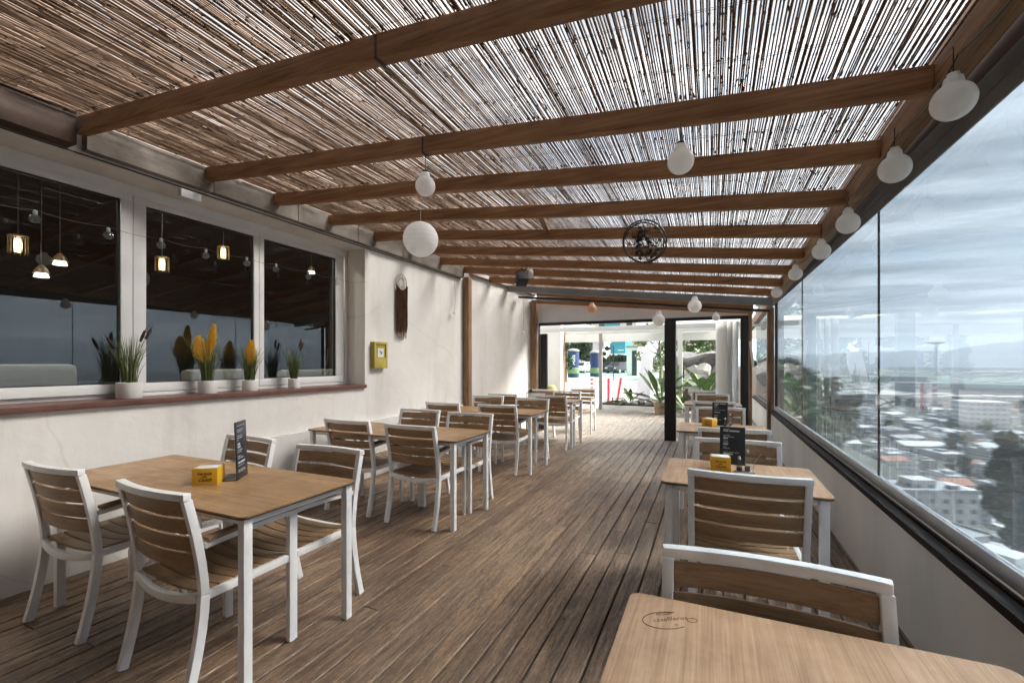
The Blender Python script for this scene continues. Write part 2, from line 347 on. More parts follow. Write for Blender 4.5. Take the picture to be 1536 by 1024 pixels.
# ------------------------------------------------------------------ mesh helper
class MB:
    def __init__(s): s.v = []; s.f = []; s.r = []; s.cur = .5
    def add(s, vs, fs):
        b = len(s.v); s.v += [tuple(p) for p in vs]
        for f in fs: s.f.append(tuple(b + i for i in f)); s.r.append(s.cur)
    def box(s, x0, x1, y0, y1, z0, z1):
        s.add([(x0, y0, z0), (x1, y0, z0), (x1, y1, z0), (x0, y1, z0), (x0, y0, z1), (x1, y0, z1), (x1, y1, z1), (x0, y1, z1)],
              [(0, 3, 2, 1), (4, 5, 6, 7), (0, 1, 5, 4), (1, 2, 6, 5), (2, 3, 7, 6), (3, 0, 4, 7)])
    def cbox(s, c, d, rz=0, rx=0, ry=0):
        m = Matrix.Translation(c) @ Euler((rx, ry, rz)).to_matrix().to_4x4()
        x, y, z = d[0] / 2, d[1] / 2, d[2] / 2
        vs = [m @ Vector(p) for p in [(-x, -y, -z), (x, -y, -z), (x, y, -z), (-x, y, -z), (-x, -y, z), (x, -y, z), (x, y, z), (-x, y, z)]]
        s.add(vs, [(0, 3, 2, 1), (4, 5, 6, 7), (0, 1, 5, 4), (1, 2, 6, 5), (2, 3, 7, 6), (3, 0, 4, 7)])
    def beam(s, p, q, w, h, up=(0, 0, 1)):
        s.sweep([p, q], w, h, up)
    def sweep(s, pts, w, h, side=None, up=(0, 0, 1)):
        """rectangle swept along pts; w along side vector, h along the other"""
        if isinstance(side, tuple) and len(side) == 3 and up == (0, 0, 1) and side == (0, 0, 1): side = None
        P = [Vector(p) for p in pts]; n = len(P); vs = []
        for i, p in enumerate(P):
            t = (P[min(i + 1, n - 1)] - P[max(i - 1, 0)]).normalized()
            if side is not None: a = Vector(side)
            else:
                a = t.cross(Vector(up)); a = a.normalized() if a.length > 1e-6 else Vector((1, 0, 0))
            b = a.cross(t).normalized()
            for u, v in ((-1, -1), (1, -1), (1, 1), (-1, 1)): vs.append(p + a * (u * w / 2) + b * (v * h / 2))
        fs = [(3, 2, 1, 0), tuple(4 * (n - 1) + k for k in range(4))]
        for i in range(n - 1):
            for k in range(4):
                a = 4 * i + k; b = 4 * i + (k + 1) % 4
                fs.append((a, b, b + 4, a + 4))
        s.add(vs, fs)
    def tube(s, pts, r, n=8, caps=True):
        P = [Vector(p) for p in pts]; m = len(P); vs = []
        rr = r if isinstance(r, (list, tuple)) else [r] * m
        ref = Vector((0, 0, 1))
        if abs((P[-1] - P[0]).normalized().dot(ref)) > .9: ref = Vector((1, 0, 0))
        for i, p in enumerate(P):
            t = (P[min(i + 1, m - 1)] - P[max(i - 1, 0)]).normalized()
            a = t.cross(ref); a = a.normalized() if a.length > 1e-6 else Vector((0, 1, 0)); b = t.cross(a)
            for k in range(n):
                an = 2 * math.pi * k / n; vs.append(p + (a * math.cos(an) + b * math.sin(an)) * rr[i])
        fs = []
        for i in range(m - 1):
            for k in range(n):
                a = n * i + k; b = n * i + (k + 1) % n; fs.append((a, b, b + n, a + n))
        if caps: fs += [tuple(range(n - 1, -1, -1)), tuple(n * (m - 1) + k for k in range(n))]
        s.add(vs, fs)
    def lathe(s, prof, c=(0, 0, 0), n=24, closed=True):
        vs = []; m = len(prof)
        for r, z in prof:
            for k in range(n):
                a = 2 * math.pi * k / n; vs.append((c[0] + r * math.cos(a), c[1] + r * math.sin(a), c[2] + z))
        fs = []
        for i in range(m - 1):
            for k in range(n):
                a = n * i + k; b = n * i + (k + 1) % n; fs.append((a, b, b + n, a + n))
        if closed: fs += [tuple(range(n - 1, -1, -1)), tuple(n * (m - 1) + k for k in range(n))]
        s.add(vs, fs)
    def blade(s, pts, w, twist=0, fold=0.0):
        """a leaf: strip tapered to both ends"""
        P = [Vector(p) for p in pts]; n = len(P); vs = []
        d = (P[-1] - P[0]); side = Vector((-d.y, d.x, 0)); side = side.normalized() if side.length > 1e-4 else Vector((1, 0, 0))
        if twist: side = Matrix.Rotation(twist, 3, 'Z') @ side
        for i, p in enumerate(P):
            t = i / (n - 1); ww = w[i] if isinstance(w, list) else w * (math.sin(math.pi * (t * .92 + .06)) ** .7)
            vs += [p - side * ww / 2 + Vector((0, 0, fold * ww)), p, p + side * ww / 2 + Vector((0, 0, fold * ww))]
        fs = []
        for i in range(n - 1):
            a = 3 * i; fs += [(a, a + 1, a + 4, a + 3), (a + 1, a + 2, a + 5, a + 4)]
        s.add(vs, fs)
    def build(s, name, material, parent=None, smooth=False, bevel=0, loc=None, attr=False):
        me = bpy.data.meshes.new(name); me.from_pydata(s.v, [], s.f)
        if attr:
            a = me.attributes.new('rnd', 'FLOAT', 'FACE'); a.data.foreach_set('value', s.r)
        if bevel:
            bm = bmesh.new(); bm.from_mesh(me)
            es = [e for e in bm.edges if len(e.link_faces) == 2 and e.calc_face_angle(0) > .6]
            bmesh.ops.bevel(bm, geom=es, offset=bevel, segments=2, affect='EDGES', profile=.6, clamp_overlap=True)
            bm.to_mesh(me); bm.free()
        me.update()
        if smooth or bevel:
            for p in me.polygons: p.use_smooth = True
            me.set_sharp_from_angle(angle=R(38))
        me.materials.append(material)
        o = bpy.data.objects.new(name, me); COL.objects.link(o)
        if parent is not None: o.parent = parent
        if loc is not None: o.location = loc
        return o
def tag(o, label=None, cat=None, group=None, kind=None):
    if label: o['label'] = label
    if cat: o['category'] = cat
    if group: o['group'] = group
    if kind: o['kind'] = kind
    return o
def empty(name, loc=(0, 0, 0), rz=0, label=None, cat=None, group=None):
    o = bpy.data.objects.new(name, None); COL.objects.link(o)
    o.location = loc; o.rotation_euler = (0, 0, rz); o.empty_display_size = .1
    return tag(o, label, cat, group)
KIDS = {}
def copy_tree(o, loc=None, rz=None, label=None, scale=None, group=None):
    r = o.copy(); COL.objects.link(r)
    if loc is not None: r.location = loc
    if rz is not None: r.rotation_euler = (0, 0, rz)
    if scale: r.scale = scale if isinstance(scale, tuple) else (scale,) * 3
    if label: r['label'] = label
    if group: r['group'] = group
    for ch in list(o.children):
        c = ch.copy(); COL.objects.link(c); c.parent = r
        for g in list(ch.children):
            d = g.copy(); COL.objects.link(d); d.parent = c
    return r
def text(name, body, size, material, parent, matrix, depth=.0004, shear=0, bold=False):
    cu = bpy.data.curves.new('t', 'FONT'); cu.body = body; cu.size = size; cu.extrude = depth
    cu.align_x = 'CENTER'; cu.align_y = 'CENTER'; cu.shear = shear; cu.resolution_u = 2
    if bold: cu.offset = size * .02
    to = bpy.data.objects.new('t', cu); COL.objects.link(to)
    dg = bpy.context.evaluated_depsgraph_get()
    me = bpy.data.meshes.new_from_object(to.evaluated_get(dg)); bpy.data.objects.remove(to)
    me.materials.clear(); me.materials.append(material); me.transform(matrix)
    o = bpy.data.objects.new(name, me); COL.objects.link(o)
    if parent is not None: o.parent = parent
    return o

# ------------------------------------------------------------------ setting: floor
XL, XR = -3.80, 0.90
mb = MB()
pitch, gap = .117, .0085
y_front, y_back = -2.2, 13.2
x = XL + .0
i = 0
while x < XR + .3:
    y = y_front - rnd.uniform(0, 2.5)
    while y < y_back:
        y2 = min(y + rnd.choice([2.4, 3.0, 3.6, 4.2]), y_back)
        mb.cur = rnd.random()
        a, b = x + gap / 2 + rnd.uniform(-.001, .001), x + pitch - gap / 2
        dz = rnd.uniform(-.0028, .001); ch = .0045; y0, y1 = y + .002, y2 - .003
        prof = [(a, -.03), (b, -.03), (b, -ch + dz), (b - ch, dz), (a + ch, dz), (a, -ch + dz)]
        vs = [(p[0], y0, p[1]) for p in prof] + [(p[0], y1, p[1]) for p in prof]
        n = len(prof)
        mb.add(vs, [tuple(range(n)), tuple(range(2 * n - 1, n - 1, -1))] + [(k, k + n, (k + 1) % n + n, (k + 1) % n) for k in range(n)])
        y = y2
    x += pitch
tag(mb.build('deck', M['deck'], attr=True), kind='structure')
mb = MB(); mb.box(XL - .2, XR + .4, y_front - .5, y_back - .02, -.12, -.06)
tag(mb.build('deck_base', M['darkwood']), kind='structure')

# ------------------------------------------------------------------ roof heights
def z_left(Y): return 2.86 - max(0, Y - 6.5) * .07
def z_right(Y): return 2.455 - .034 * (Y - 2.3)
def z_raf(X, Y):
    t = (X + 3.75) / 4.55
    return z_left(Y) * (1 - t) + z_right(Y) * t
RH, RW = .10, .062

# ------------------------------------------------------------------ left house wall
WX = -3.80
t = empty('plaster_wall', (WX, 0, 0), 0, 'long off-white plaster wall with a deep window recess along the left of the deck', 'wall')
def wbox(mb, x0, x1, y0, y1, z0, z1): mb.box(x0 - WX, x1 - WX, y0, y1, z0, z1)
RC = 4.17    # end of window recess
mb = MB()
wbox(mb, WX - .45, WX, -2.4, RC, -.1, 1.075)
wbox(mb, WX - .45, WX, -2.4, RC, 2.745, 2.92)
wbox(mb, WX - .45, WX, RC, 6.52, -.1, 2.92)
wbox(mb, WX - .45, WX, -2.4, -1.6, 1.075, 2.745)
mb.build('wall_face', M['plaster'], t)
mb = MB(); wbox(mb, WX, WX + .055, 2.55, 6.4, 0, .685)
o = mb.build('plinth', M['parapet'], t, bevel=.006); o['label'] = 'raised grey white plinth strip behind the tables'
mb = MB(); wbox(mb, WX - .30, WX + .035, -1.6, RC - .002, 1.078, 1.118)
mb.build('window_sill', M['sill'], t, bevel=.004)
mb = MB()
yy = 1.53
while yy < 6.4:
    y2 = min(yy + .82, 6.42); mb.cur = rnd.random(); wbox(mb, WX + .001, WX + .07, yy, y2 - .006, 2.775 + rnd.uniform(-.003, .003), 2.985); yy = y2
mb.build('cornice', M['cornice'], t, bevel=.004)
mb = MB(); wbox(mb, WX + .002, WX + .010, -2.2, 6.4, 2.752, 2.760)
mb.build('conduit', M['darkwood'], t)
mb = MB(); wbox(mb, WX + .003, WX + .02, 4.2, 6.35, .003, .05)
mb.build('skirting', M['darkwood'], t)

# second, slanting stretch of wall
t = empty('plaster_wall', (0, 0, 0), 0, 'slanting off-white plaster wall between the two brown posts at the far left', 'wall')
mb = MB()
A, B = Vector((-3.74, 6.56, 0)), Vector((-3.27, 8.40, 0)); nrm = Vector((-(B - A).y, (B - A).x, 0)).normalized() * .2
zt = [2.95, 2.84]
mb.add([A, B, B + nrm, A + nrm, A + Vector((0, 0, zt[0])), B + Vector((0, 0, zt[1])), B + nrm + Vector((0, 0, zt[1])), A + nrm + Vector((0, 0, zt[0]))],
       [(0, 3, 2, 1), (4, 5, 6, 7), (0, 1, 5, 4), (1, 2, 6, 5), (2, 3, 7, 6), (3, 0, 4, 7)])
mb.build('wall_face', M['plaster'], t)
mb = MB(); mb.sweep([A + Vector((.03, -.0, .01 + zt[0] - .1)), B + Vector((.02, -.03, zt[1] - .12))], .03, .03); mb.build('conduit', M['darkwood'], t)

# wall plate beam near the camera
mb = MB(); mb.box(-3.80, -3.68, -2.2, 1.46, 2.765, 2.99)
tag(mb.build('wall_beam', M['darkwood'], bevel=.004), 'dark brown timber beam along the top of the window wall, top left corner', 'beam')

# ------------------------------------------------------------------ window band
GX = -4.10
win = empty('window', (GX, 0, 0), 0, 'wide white framed window band with dark reflecting panes above the red sill', 'window')
panes = [(-1.45, .45), (.56, 1.857), (2.03, 2.937), (3.043, 3.975)]
zb, ztp = 1.222, 2.612
mb = MB()
mb.box(-.035, .035, -1.6, RC - .004, 1.119, 1.15)
mb.box(-.035, .035, -1.6, RC - .004, ztp + .05, 2.744)
for a, b in ((RC - .05, RC - .004), (1.935, 1.953), (-1.6, -1.53)): mb.box(-.033, .033, a, b, 1.151, ztp + .049)
mb.build('outer_frame', M['pvc'], win, bevel=.003)
for k, (a, b) in enumerate(panes):
    w = [.07, .07, .085, .085][k]
    mb = MB(); y0, y1 = a - w, b + min(w, .085)
    if k == 2: y1 = b + .051
    if k == 3: y0 = a - .051; y1 = b + .12
    if k == 0: y1 = b + .05
    if k == 1: y0 = a - .05
    ox = .012 if k != 1 else .03
    mb.box(ox - .03, ox + .03, y0, y1, 1.152, zb); mb.box(ox - .03, ox + .03, y0, y1, ztp, ztp + .048)
    mb.box(ox - .0295, ox + .0295, y0, a, zb, ztp); mb.box(ox - .0295, ox + .0295, b, y1, zb, ztp)
    sash = mb.build('sash', M['pvc'], win, bevel=.004)
    g = MB()
    for (u0, u1, v0, v1) in ((a, a + .008, zb, ztp), (b - .012, b, zb, ztp), (a + .008, b - .012, zb, zb + .008), (a + .008, b - .012, ztp - .012, ztp)):
        g.box(ox - .012, ox + .012, u0, u1, v0, v1)
    g.build('gasket', M['black'], sash)
    g = MB(); g.box(ox - .004, ox + .004, a + .008, b - .012, zb + .008, ztp - .012); g.build('glass_pane', M['glass_win'], sash)
    
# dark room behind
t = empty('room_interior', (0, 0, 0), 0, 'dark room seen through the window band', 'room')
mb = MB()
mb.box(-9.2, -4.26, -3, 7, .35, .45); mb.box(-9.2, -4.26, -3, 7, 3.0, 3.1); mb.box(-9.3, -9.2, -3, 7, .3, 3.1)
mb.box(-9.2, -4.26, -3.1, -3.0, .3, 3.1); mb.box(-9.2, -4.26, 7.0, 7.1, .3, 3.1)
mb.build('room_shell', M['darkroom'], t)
def sofa(y0, y1, x0, label, h=.92):
    s = empty('sofa', (x0, (y0 + y1) / 2, .45), 0, label, 'sofa', 'cream sofas inside behind the window'); w = y1 - y0
    mb = MB(); mb.box(-.08, .10, -w / 2, w / 2, .30, h); mb.build('backrest', M['sofa'], s, bevel=.05)
    mb = MB(); mb.box(-.75, -.09, -w / 2 + .12, w / 2 - .12, .15, .45); mb.build('seat', M['sofa'], s, bevel=.05)
    for q in (-1, 1):
        mb = MB(); mb.box(-.75, -.09, min(q * w / 2, q * (w / 2 - .11)), max(q * w / 2, q * (w / 2 - .11)), .1, .62); mb.build('armrest', M['sofa'], s, bevel=.04)
sofa(.2, 1.86, -4.75, 'cream sofa back showing at the bottom of the leftmost window pane')
sofa(2.75, 3.55, -4.85, 'cream sofa back behind the yellow plumes in the middle pane', .86)
sofa(3.85, 4.75, -4.85, 'cream sofa back behind the right hand pane', .84)
for (a, b) in ((-4.62, 1.0), (-4.62, 2.9), (-4.62, 4.3)):  # glowing discs added out of view to brighten the sofas
    mb = MB(); mb.lathe([(.07, -.03), (.075, 0)], (0, 0, 0), 16); o = mb.build('added_sofa_light', M['added_glow'], None, loc=(a, b, 2.98))
    tag(o, 'added unseen light disc brightening the sofas in the dark room', 'lamp', 'added light discs of the dark room')
def room_lamp(px, py, kind, label):
    Xp = -5.3
    t_ = (px - 768) / F_PX; Y = Xp / ((t_ * cY - sY) / (t_ * sY + cY)); d = -Xp * sY + Y * cY; z = CAM_H + (543 - py) * d / F_PX
    r = empty('pendant_lamp', (Xp, Y, z), 0, label, 'lamp', 'lit lamps in the dark room')
    mb = MB(); mb.tube([(0, 0, .09), (0, 0, 3.0 - z)], .005, 6); mb.build('cord', M['black'], r)
    if kind == 0:
        mb = MB(); mb.lathe([(.022, -.055), (.025, 0), (.022, .055)], n=12); mb.build('bulb', M['warmglow'], r, smooth=True)
        mb = MB()
        for k in range(12):
            a = k * math.pi / 6; mb.tube([(.06 * math.cos(a), .06 * math.sin(a), -.07), (.06 * math.cos(a), .06 * math.sin(a), .07)], .003, 5)
        mb.lathe([(.064, .066), (.064, .08), (.02, .085)], n=16); mb.build('lamp_shade', M['shade'], r)
    else:
        mb = MB(); mb.lathe([(.05, -.02), (.035, .02), (.01, .04)], n=16); mb.build('bulb', M['coolglow'], r, smooth=True)
        mb = MB(); mb.lathe([(.055, .01), (.04, .05), (.012, .085)], n=16, closed=False); mb.build('lamp_shade', M['shade'], r)
room_lamp(27, 368, 0, 'lit caged lamp behind the leftmost pane, nearest the camera')
room_lamp(243, 397, 0, 'lit caged lamp low on the left of the middle pane')
room_lamp(335, 380, 0, 'lit caged lamp high on the right of the middle pane')
room_lamp(62, 412, 1, 'small white cone lamp, lower of two behind the leftmost pane')
room_lamp(90, 394, 1, 'small white cone lamp, upper of two behind the leftmost pane')
room_lamp(467, 408, 1, 'bright flat lamp behind the right hand pane')

# junction box
mb = MB(); mb.cbox((-3.765, 2.18, 2.70), (.05, .15, .06)); tag(mb.build('junction_box', M['pvc'], bevel=.006), 'small white junction box under the cornice above the windows', 'electrical box')

# string of bulbs in front of the windows
st = empty('bulb_string', (-3.74, 0, 0), 0, 'thin cable with little clear bulbs strung along the top of the window wall', 'string lights')
mb = MB(); pts = []
ys = [.95, 1.33, 1.70, 2.03, 2.36, 2.72, 3.02, 3.40, 3.78, 4.12]
for a, b in zip(ys[:-1], ys[1:]):
    for k in range(6):
        u = k / 6; pts.append((-.12, a + (b - a) * u, 2.335 - .018 * math.sin(math.pi * u)))
mb.tube(pts + [(-.12, 4.12, 2.335), (-.02, 4.155, 2.34)], .0013, 5); mb.build('cable', M['wire'], st)
for y in ys[:-1]:
    z = 2.285 + rnd.uniform(-.008, .008)
    mb = MB(); mb.lathe([(.010, .02), (.011, .045), (.004, .05)], (-.12, y, z), 10); so = mb.build('socket', M['alu'], st)
    mb = MB(); mb.lathe([(.004, -.033), (.022, -.024), (.030, -.005), (.024, .012), (.012, .024)], (-.12, y, z), 14); mb.build('bulb', M['clearglass'], so, smooth=True)

# ------------------------------------------------------------------ posts
def post(x, y, z0, z1, w, d, label, m='beamZ', rz=0, dual=False):
    mb = MB(); mb.box(-w / 2, w / 2, -d / 2, d / 2, 0, z1 - z0)
    o = mb.build('timber_post', M[m], None, bevel=.004, loc=(x, y, z0)); o.rotation_euler = (0, 0, rz)
    return tag(o, label, 'post')
post(-3.735, 6.53, 0, 2.80, .10, .11, 'brown timber post standing against the left wall midway along the deck')
post(-3.22, 8.30, 0, 2.62, .12, .08, 'brown timber post beside the far end opening, left wall corner')
post(.90, 8.62, 0, 2.30, .10, .12, 'brown timber post on the right between the two glass stretches')

# ------------------------------------------------------------------ rafters
rafY = [-1.9, -1.15, -.35, .6, 1.5, 2.31, 2.92, 3.58, 4.28, 5.0, 5.72, 6.42, 7.1]
names_r = {1.5: 'nearest broad brown roof rafter crossing the top of the picture', 2.31: 'brown rafter with two bulb lamps hanging from it, second from the camera',
           2.92: 'third brown rafter from the camera, carrying the paper ball lantern', 3.58: 'fourth brown rafter from the camera, carrying the round black wreath',
           4.28: 'fifth brown rafter from the camera', 5.0: 'sixth brown rafter from the camera', 5.72: 'seventh brown rafter from the camera',
           6.42: 'eighth brown rafter from the camera, beside the left wall post', 7.1: 'last brown rafter before the grey steel beam'}
for Y in rafY:
    mb = MB(); mb.cur = rnd.random()
    n = 12; vs = []; X0, X1 = -3.76, .80
    pts = []
    for k in range(n + 1):
        X = X0 + (X1 - X0) * k / n
        pts.append((X, Y + .004 * math.sin(X * 1.7 + Y), z_raf(X, Y) + RH / 2 + .003 * math.sin(X * 2.3 + 2 * Y)))
    mb.sweep(pts, RW, RH)
    o = mb.build('roof_rafter', M['beam'], None, bevel=.005, attr=True)
    tag(o, names_r.get(Y, 'brown rafter overhead behind the camera'), 'rafter', 'parallel rafters under the reed roof')
    xs = {1.5: -1.28, 2.31: -1.62}.get(Y)
    if xs is not None:
        z = z_raf(xs, Y); mb = MB(); mb.box(xs - .006, xs + .006, Y - RW / 2 - .003, Y + RW / 2 + .003, z - .006, z + RH - .004)
        mb.build('strap', M['black'], o)

# right purlin
mb = MB(); pts = [(.845, y, z_right(y) + .085) for y in (-2.0, 1, 3, 5, 7, 9.2, 12)]
mb.sweep(pts, .09, .15); o = mb.build('roof_beam', M['beamY'], None, bevel=.005)
tag(o, 'long brown beam running away along the right edge of the reed roof', 'beam')
mb = MB(); pts = [(.985, y, 2.540) for y in (-2.0, 3, 8, 12)]
mb.sweep(pts, .07, .13); tag(mb.build('roof_beam', M['darkwood'], None, bevel=.004), 'dark outer beam above the glass wall, outside the purlin', 'beam')
# grey steel beam and cable tray, lower fascia
def cross(Y, z0off, h, w, x0, x1, m, name, label, cat, attr=False):
    mb = MB(); mb.sweep([(x0, Y, z_raf(x0, Y) + z0off + h / 2), (x1, Y, z_raf(x1, Y) + z0off + h / 2)], w, h)
    return tag(mb.build(name, m, None, bevel=.004, attr=attr), label, cat)
cross(7.55, -.06, .11, .08, -3.45, .82, M['greymetal'], 'steel_beam', 'grey steel beam crossing under the roof near the far end', 'beam')
cross(7.82, -.12, .035, .10, -3.35, .80, M['black'], 'cable_tray', 'thin black cable tray crossing below the grey steel beam', 'cable tray')
Yf = 8.28
t = empty('fascia', (0, 0, 0), 0, 'orange-brown board fascia above the white panel of the far end wall', 'fascia')
for k in range(4):
    mb = MB(); z0a, z0b = 2.545 + .070 * k, 2.175 + .058 * k
    x0, x1 = -3.16, .62
    mb.cur = rnd.random(); mb.sweep([(x0, Yf - .01 * k, z0a + .035), ((x0 + x1) / 2, Yf - .01 * k, (z0a + z0b) / 2 + .033), (x1, Yf - .01 * k, z0b + .028)], .03, .066)
    mb.build('board', M['beam'], t, bevel=.003, attr=True)

# ------------------------------------------------------------------ reed mat
def reed_mat():
    t = empty('reed_mat', (0, 0, 0), 0, 'woven roof mat of thin brown reeds letting sky through between them', 'reed roof')
    mb = MB(); x = -3.74; y0, y1 = .1, 8.5
    while x < .93:
        mb.cur = rnd.random()
        r0 = rnd.uniform(.0029, .0043); pts = []; rr = []
        y = y0 + rnd.uniform(-.05, .05); ph = rnd.uniform(0, 6); sk = rnd.uniform(-.010, .010); amp = rnd.uniform(.001, .0035)
        ystart = y
        while y < y1:
            def P(yy): 
                u = (yy - ystart)
                xx = x + sk * (u / 10 - .4) + amp * math.sin(yy * 1.9 + ph) + rnd.uniform(-.0008, .0008)
                return (xx, yy, z_raf(xx, yy) + RH + .006 + rnd.uniform(0, .003) + r0)
            seg = rnd.uniform(.22, .34)
            pts += [P(y), P(y + .008)]; rr += [r0 * 1.45, r0]
            y += seg
            pts.append(P(y - .008)); rr.append(r0 * .95)
        mb.tube(pts, rr, 5)
        x += rnd.choice([.0086, .0094, .0098, .0102, .0110, .0128])
    mb.build('reeds', M['reed'], t, smooth=True, attr=True)
    mb = MB(); y = y0 + .1
    while y < y1:
        pts = [(X, y + .004 * math.sin(X * 9), z_raf(X, y) + RH + .003) for X in [-3.74 + .15 * k for k in range(32)]]
        mb.tube(pts, .0009, 4); pts2 = [(p[0], p[1] + .006, p[2] + .012) for p in pts]; mb.tube(pts2, .0009, 4)
        y += .31
    mb.build('binding_wire', M['wire'], t)
    mb = MB()
    for k in range(1500):
        X = rnd.uniform(-3.7, .9); Y = rnd.uniform(.6, 8.2); z = z_raf(X, Y) + RH + .002
        l = rnd.uniform(.015, .07); a = rnd.gauss(0, .25)
        mb.tube([(X, Y, z), (X + l * math.sin(a), Y + l * math.cos(a), z - rnd.uniform(-.002, .006))], [rnd.uniform(.003, .006), .001], 4)
    # tufts caught on top of each rafter
    for Y in rafY:
        for k in range(60):
            X = rnd.uniform(-3.6, .85); z = z_raf(X, Y) + RH
            mb.tube([(X, Y - RW / 2 - rnd.uniform(0, .02), z + .004), (X + rnd.gauss(0, .004), Y - RW / 2 - .035, z + .006)], [.005, .002], 4)
    mb.build('husks', M['husk'], t)
reed_mat()
# loose stub of wood between rafters
mb = MB(); mb.sweep([(-1.52, 4.26, z_raf(-1.5, 4.3) + .085), (-1.38, 3.62, z_raf(-1.4, 3.6) + .085)], .05, .02)
tag(mb.build('wood_offcut', M['beamY'], None, bevel=.002), 'short pale board slanting between the fourth and fifth rafters', 'board')

# ------------------------------------------------------------------ right parapet and glass wall
t = empty('parapet', (.93, 0, 0), 0, 'low grey white parapet wall along the right of the deck under the glass', 'wall')
mb = MB(); mb.box(-.03, .17, -2.4, 12.4, -.1, .548); mb.build('wall_face', M['parapet'], t)
mb = MB(); mb.box(-.055, .0, -2.4, 12.4, .549, .585); mb.box(.008, .02, -2.4, 12.4, .549, .592); mb.box(.03, .16, -2.4, 12.4, .549, .575)
mb.build('sill_rail', M['railblack'], t, bevel=.003)
gw = empty('glass_wall', (.975, 0, 0), 0, 'tall frameless glass screen on the parapet overlooking the hazy city', 'glass screen')
mb = MB(); mb.box(-.014, .014, .56, 8.55, .592, .66); mb.build('bottom_rail', M['alu'], gw, bevel=.003)
mb = MB(); mb.box(-.03, .05, .56, 12.2, 2.395, 2.47); mb.build('top_rail', M['valance'], gw, bevel=.003)
mb = MB(); mb.box(-.028, -.020, .56, 8.55, 2.325, 2.394); mb.build('valance', M['valance'], gw)
seams = [.56, 1.45, 3.56, 6.2, 8.54]
for a, b in zip(seams[:-1], seams[1:]):
    mb = MB(); mb.box(-.005, .005, a + .003, b - .003, .661, 2.394); mb.build('glass_pane', M['glass_right'], gw)
    mb = MB(); mb.box(-.006, .006, b - .0028, b + .0028, .661, 2.394)
    if b < 8: mb.build('seal', M['black'], gw)
mb = MB(); mb.box(-.005, .005, 8.72, 12.1, .60, 2.394); mb.build('glass_pane', M['glass_right'], gw)
mb = MB(); mb.box(-.02, .02, 8.46, 8.54, .66, 2.394); mb.build('end_frame', M['black'], gw, bevel=.003)

mb = MB(); mb.box(.955, 1.15, -2.4, .55, .549, 2.9); tag(mb.build('light_block_wall', M['plaster']), 'plain unseen wall added behind the camera to block light, right side', 'wall')  # unseen wall added to keep light off the near left
mb = MB(); mb.box(-4.2, 1.2, -2.62, -2.42, -.1, 3.0); tag(mb.build('light_block_back', M['plaster']), 'plain unseen back wall added behind the camera to block light', 'wall')  # unseen wall added to darken the near end
mb = MB(); mb.box(-3.9, 1.2, -2.42, .45, 3.06, 3.10); tag(mb.build('light_block_roof', M['darkwood']), 'solid dark unseen board added over the camera end to block light', 'roof')  # unseen board added to shut out the sky over the near end
# ------------------------------------------------------------------ far end opening
EY = 8.40
t = empty('end_opening', (0, EY, 0), 0, 'black metal framed opening with white panel above at the far end', 'door frame')
zl = 2.11
mb = MB()
mb.box(-3.17, .555, -.03, .03, zl, zl + .055); mb.build('lintel', M['black'], t, bevel=.003)
mb = MB(); mb.box(wx(811, EY), wx(821, EY), -.025, .035, 0, 1.95); mb.build('door_leaf', M['black'], t, bevel=.003)
mb = MB(); mb.box(-3.17, -3.145, -.03, .03, 0, zl - .001); mb.build('jamb', M['black'], t, bevel=.003)
mb = MB(); mb.box(.44, .555, -.05, .05, 0, zl - .001); mb.build('jamb', M['black'], t, bevel=.003)
mb = MB(); mb.box(.556, .61, -.05, .05, 0, 2.2); mb.build('trim', M['beamZ'], t, bevel=.003)
mb = MB(); mb.box(-.765, -.575, -.085, .085, 0, zl - .001); mb.build('pillar', M['black'], t, bevel=.004)
mb = MB()
mb.add([(-3.19, -.02, zl + .056), (.55, -.02, zl + .056), (.55, -.02, 2.20), (-3.19, -.02, 2.60), (-3.19, .02, zl + .056), (.55, .02, zl + .056), (.55, .02, 2.20), (-3.19, .02, 2.60)],
       [(0, 1, 2, 3), (7, 6, 5, 4), (0, 4, 5, 1), (1, 5, 6, 2), (2, 6, 7, 3), (3, 7, 4, 0)])
mb.build('header_panel', M['tarp'], t)
# folded translucent door leaves at the right
t = empty('folding_door', (.28, 8.47, 0), 0, 'white folding door leaves stacked against the right jamb of the end opening', 'door')
for k in range(3):
    mb = MB(); mb.cbox((-.13 + .105 * k, .10 + .02 * k, 1.05), (.014, .34, 2.06), rz=R(28 - 6 * k)); mb.build('leaf', M['canopyt'], t, bevel=.003)
# signboard on jamb
mb = MB(); mb.cbox((.60, 8.30, 1.52), (.035, .02, .42), ry=R(-6)); tag(mb.build('paper_strip', M['labelwhite'], None, bevel=.002), 'narrow white strip leaning on the brown trim right of the end opening', 'sign')
exec_hook = None
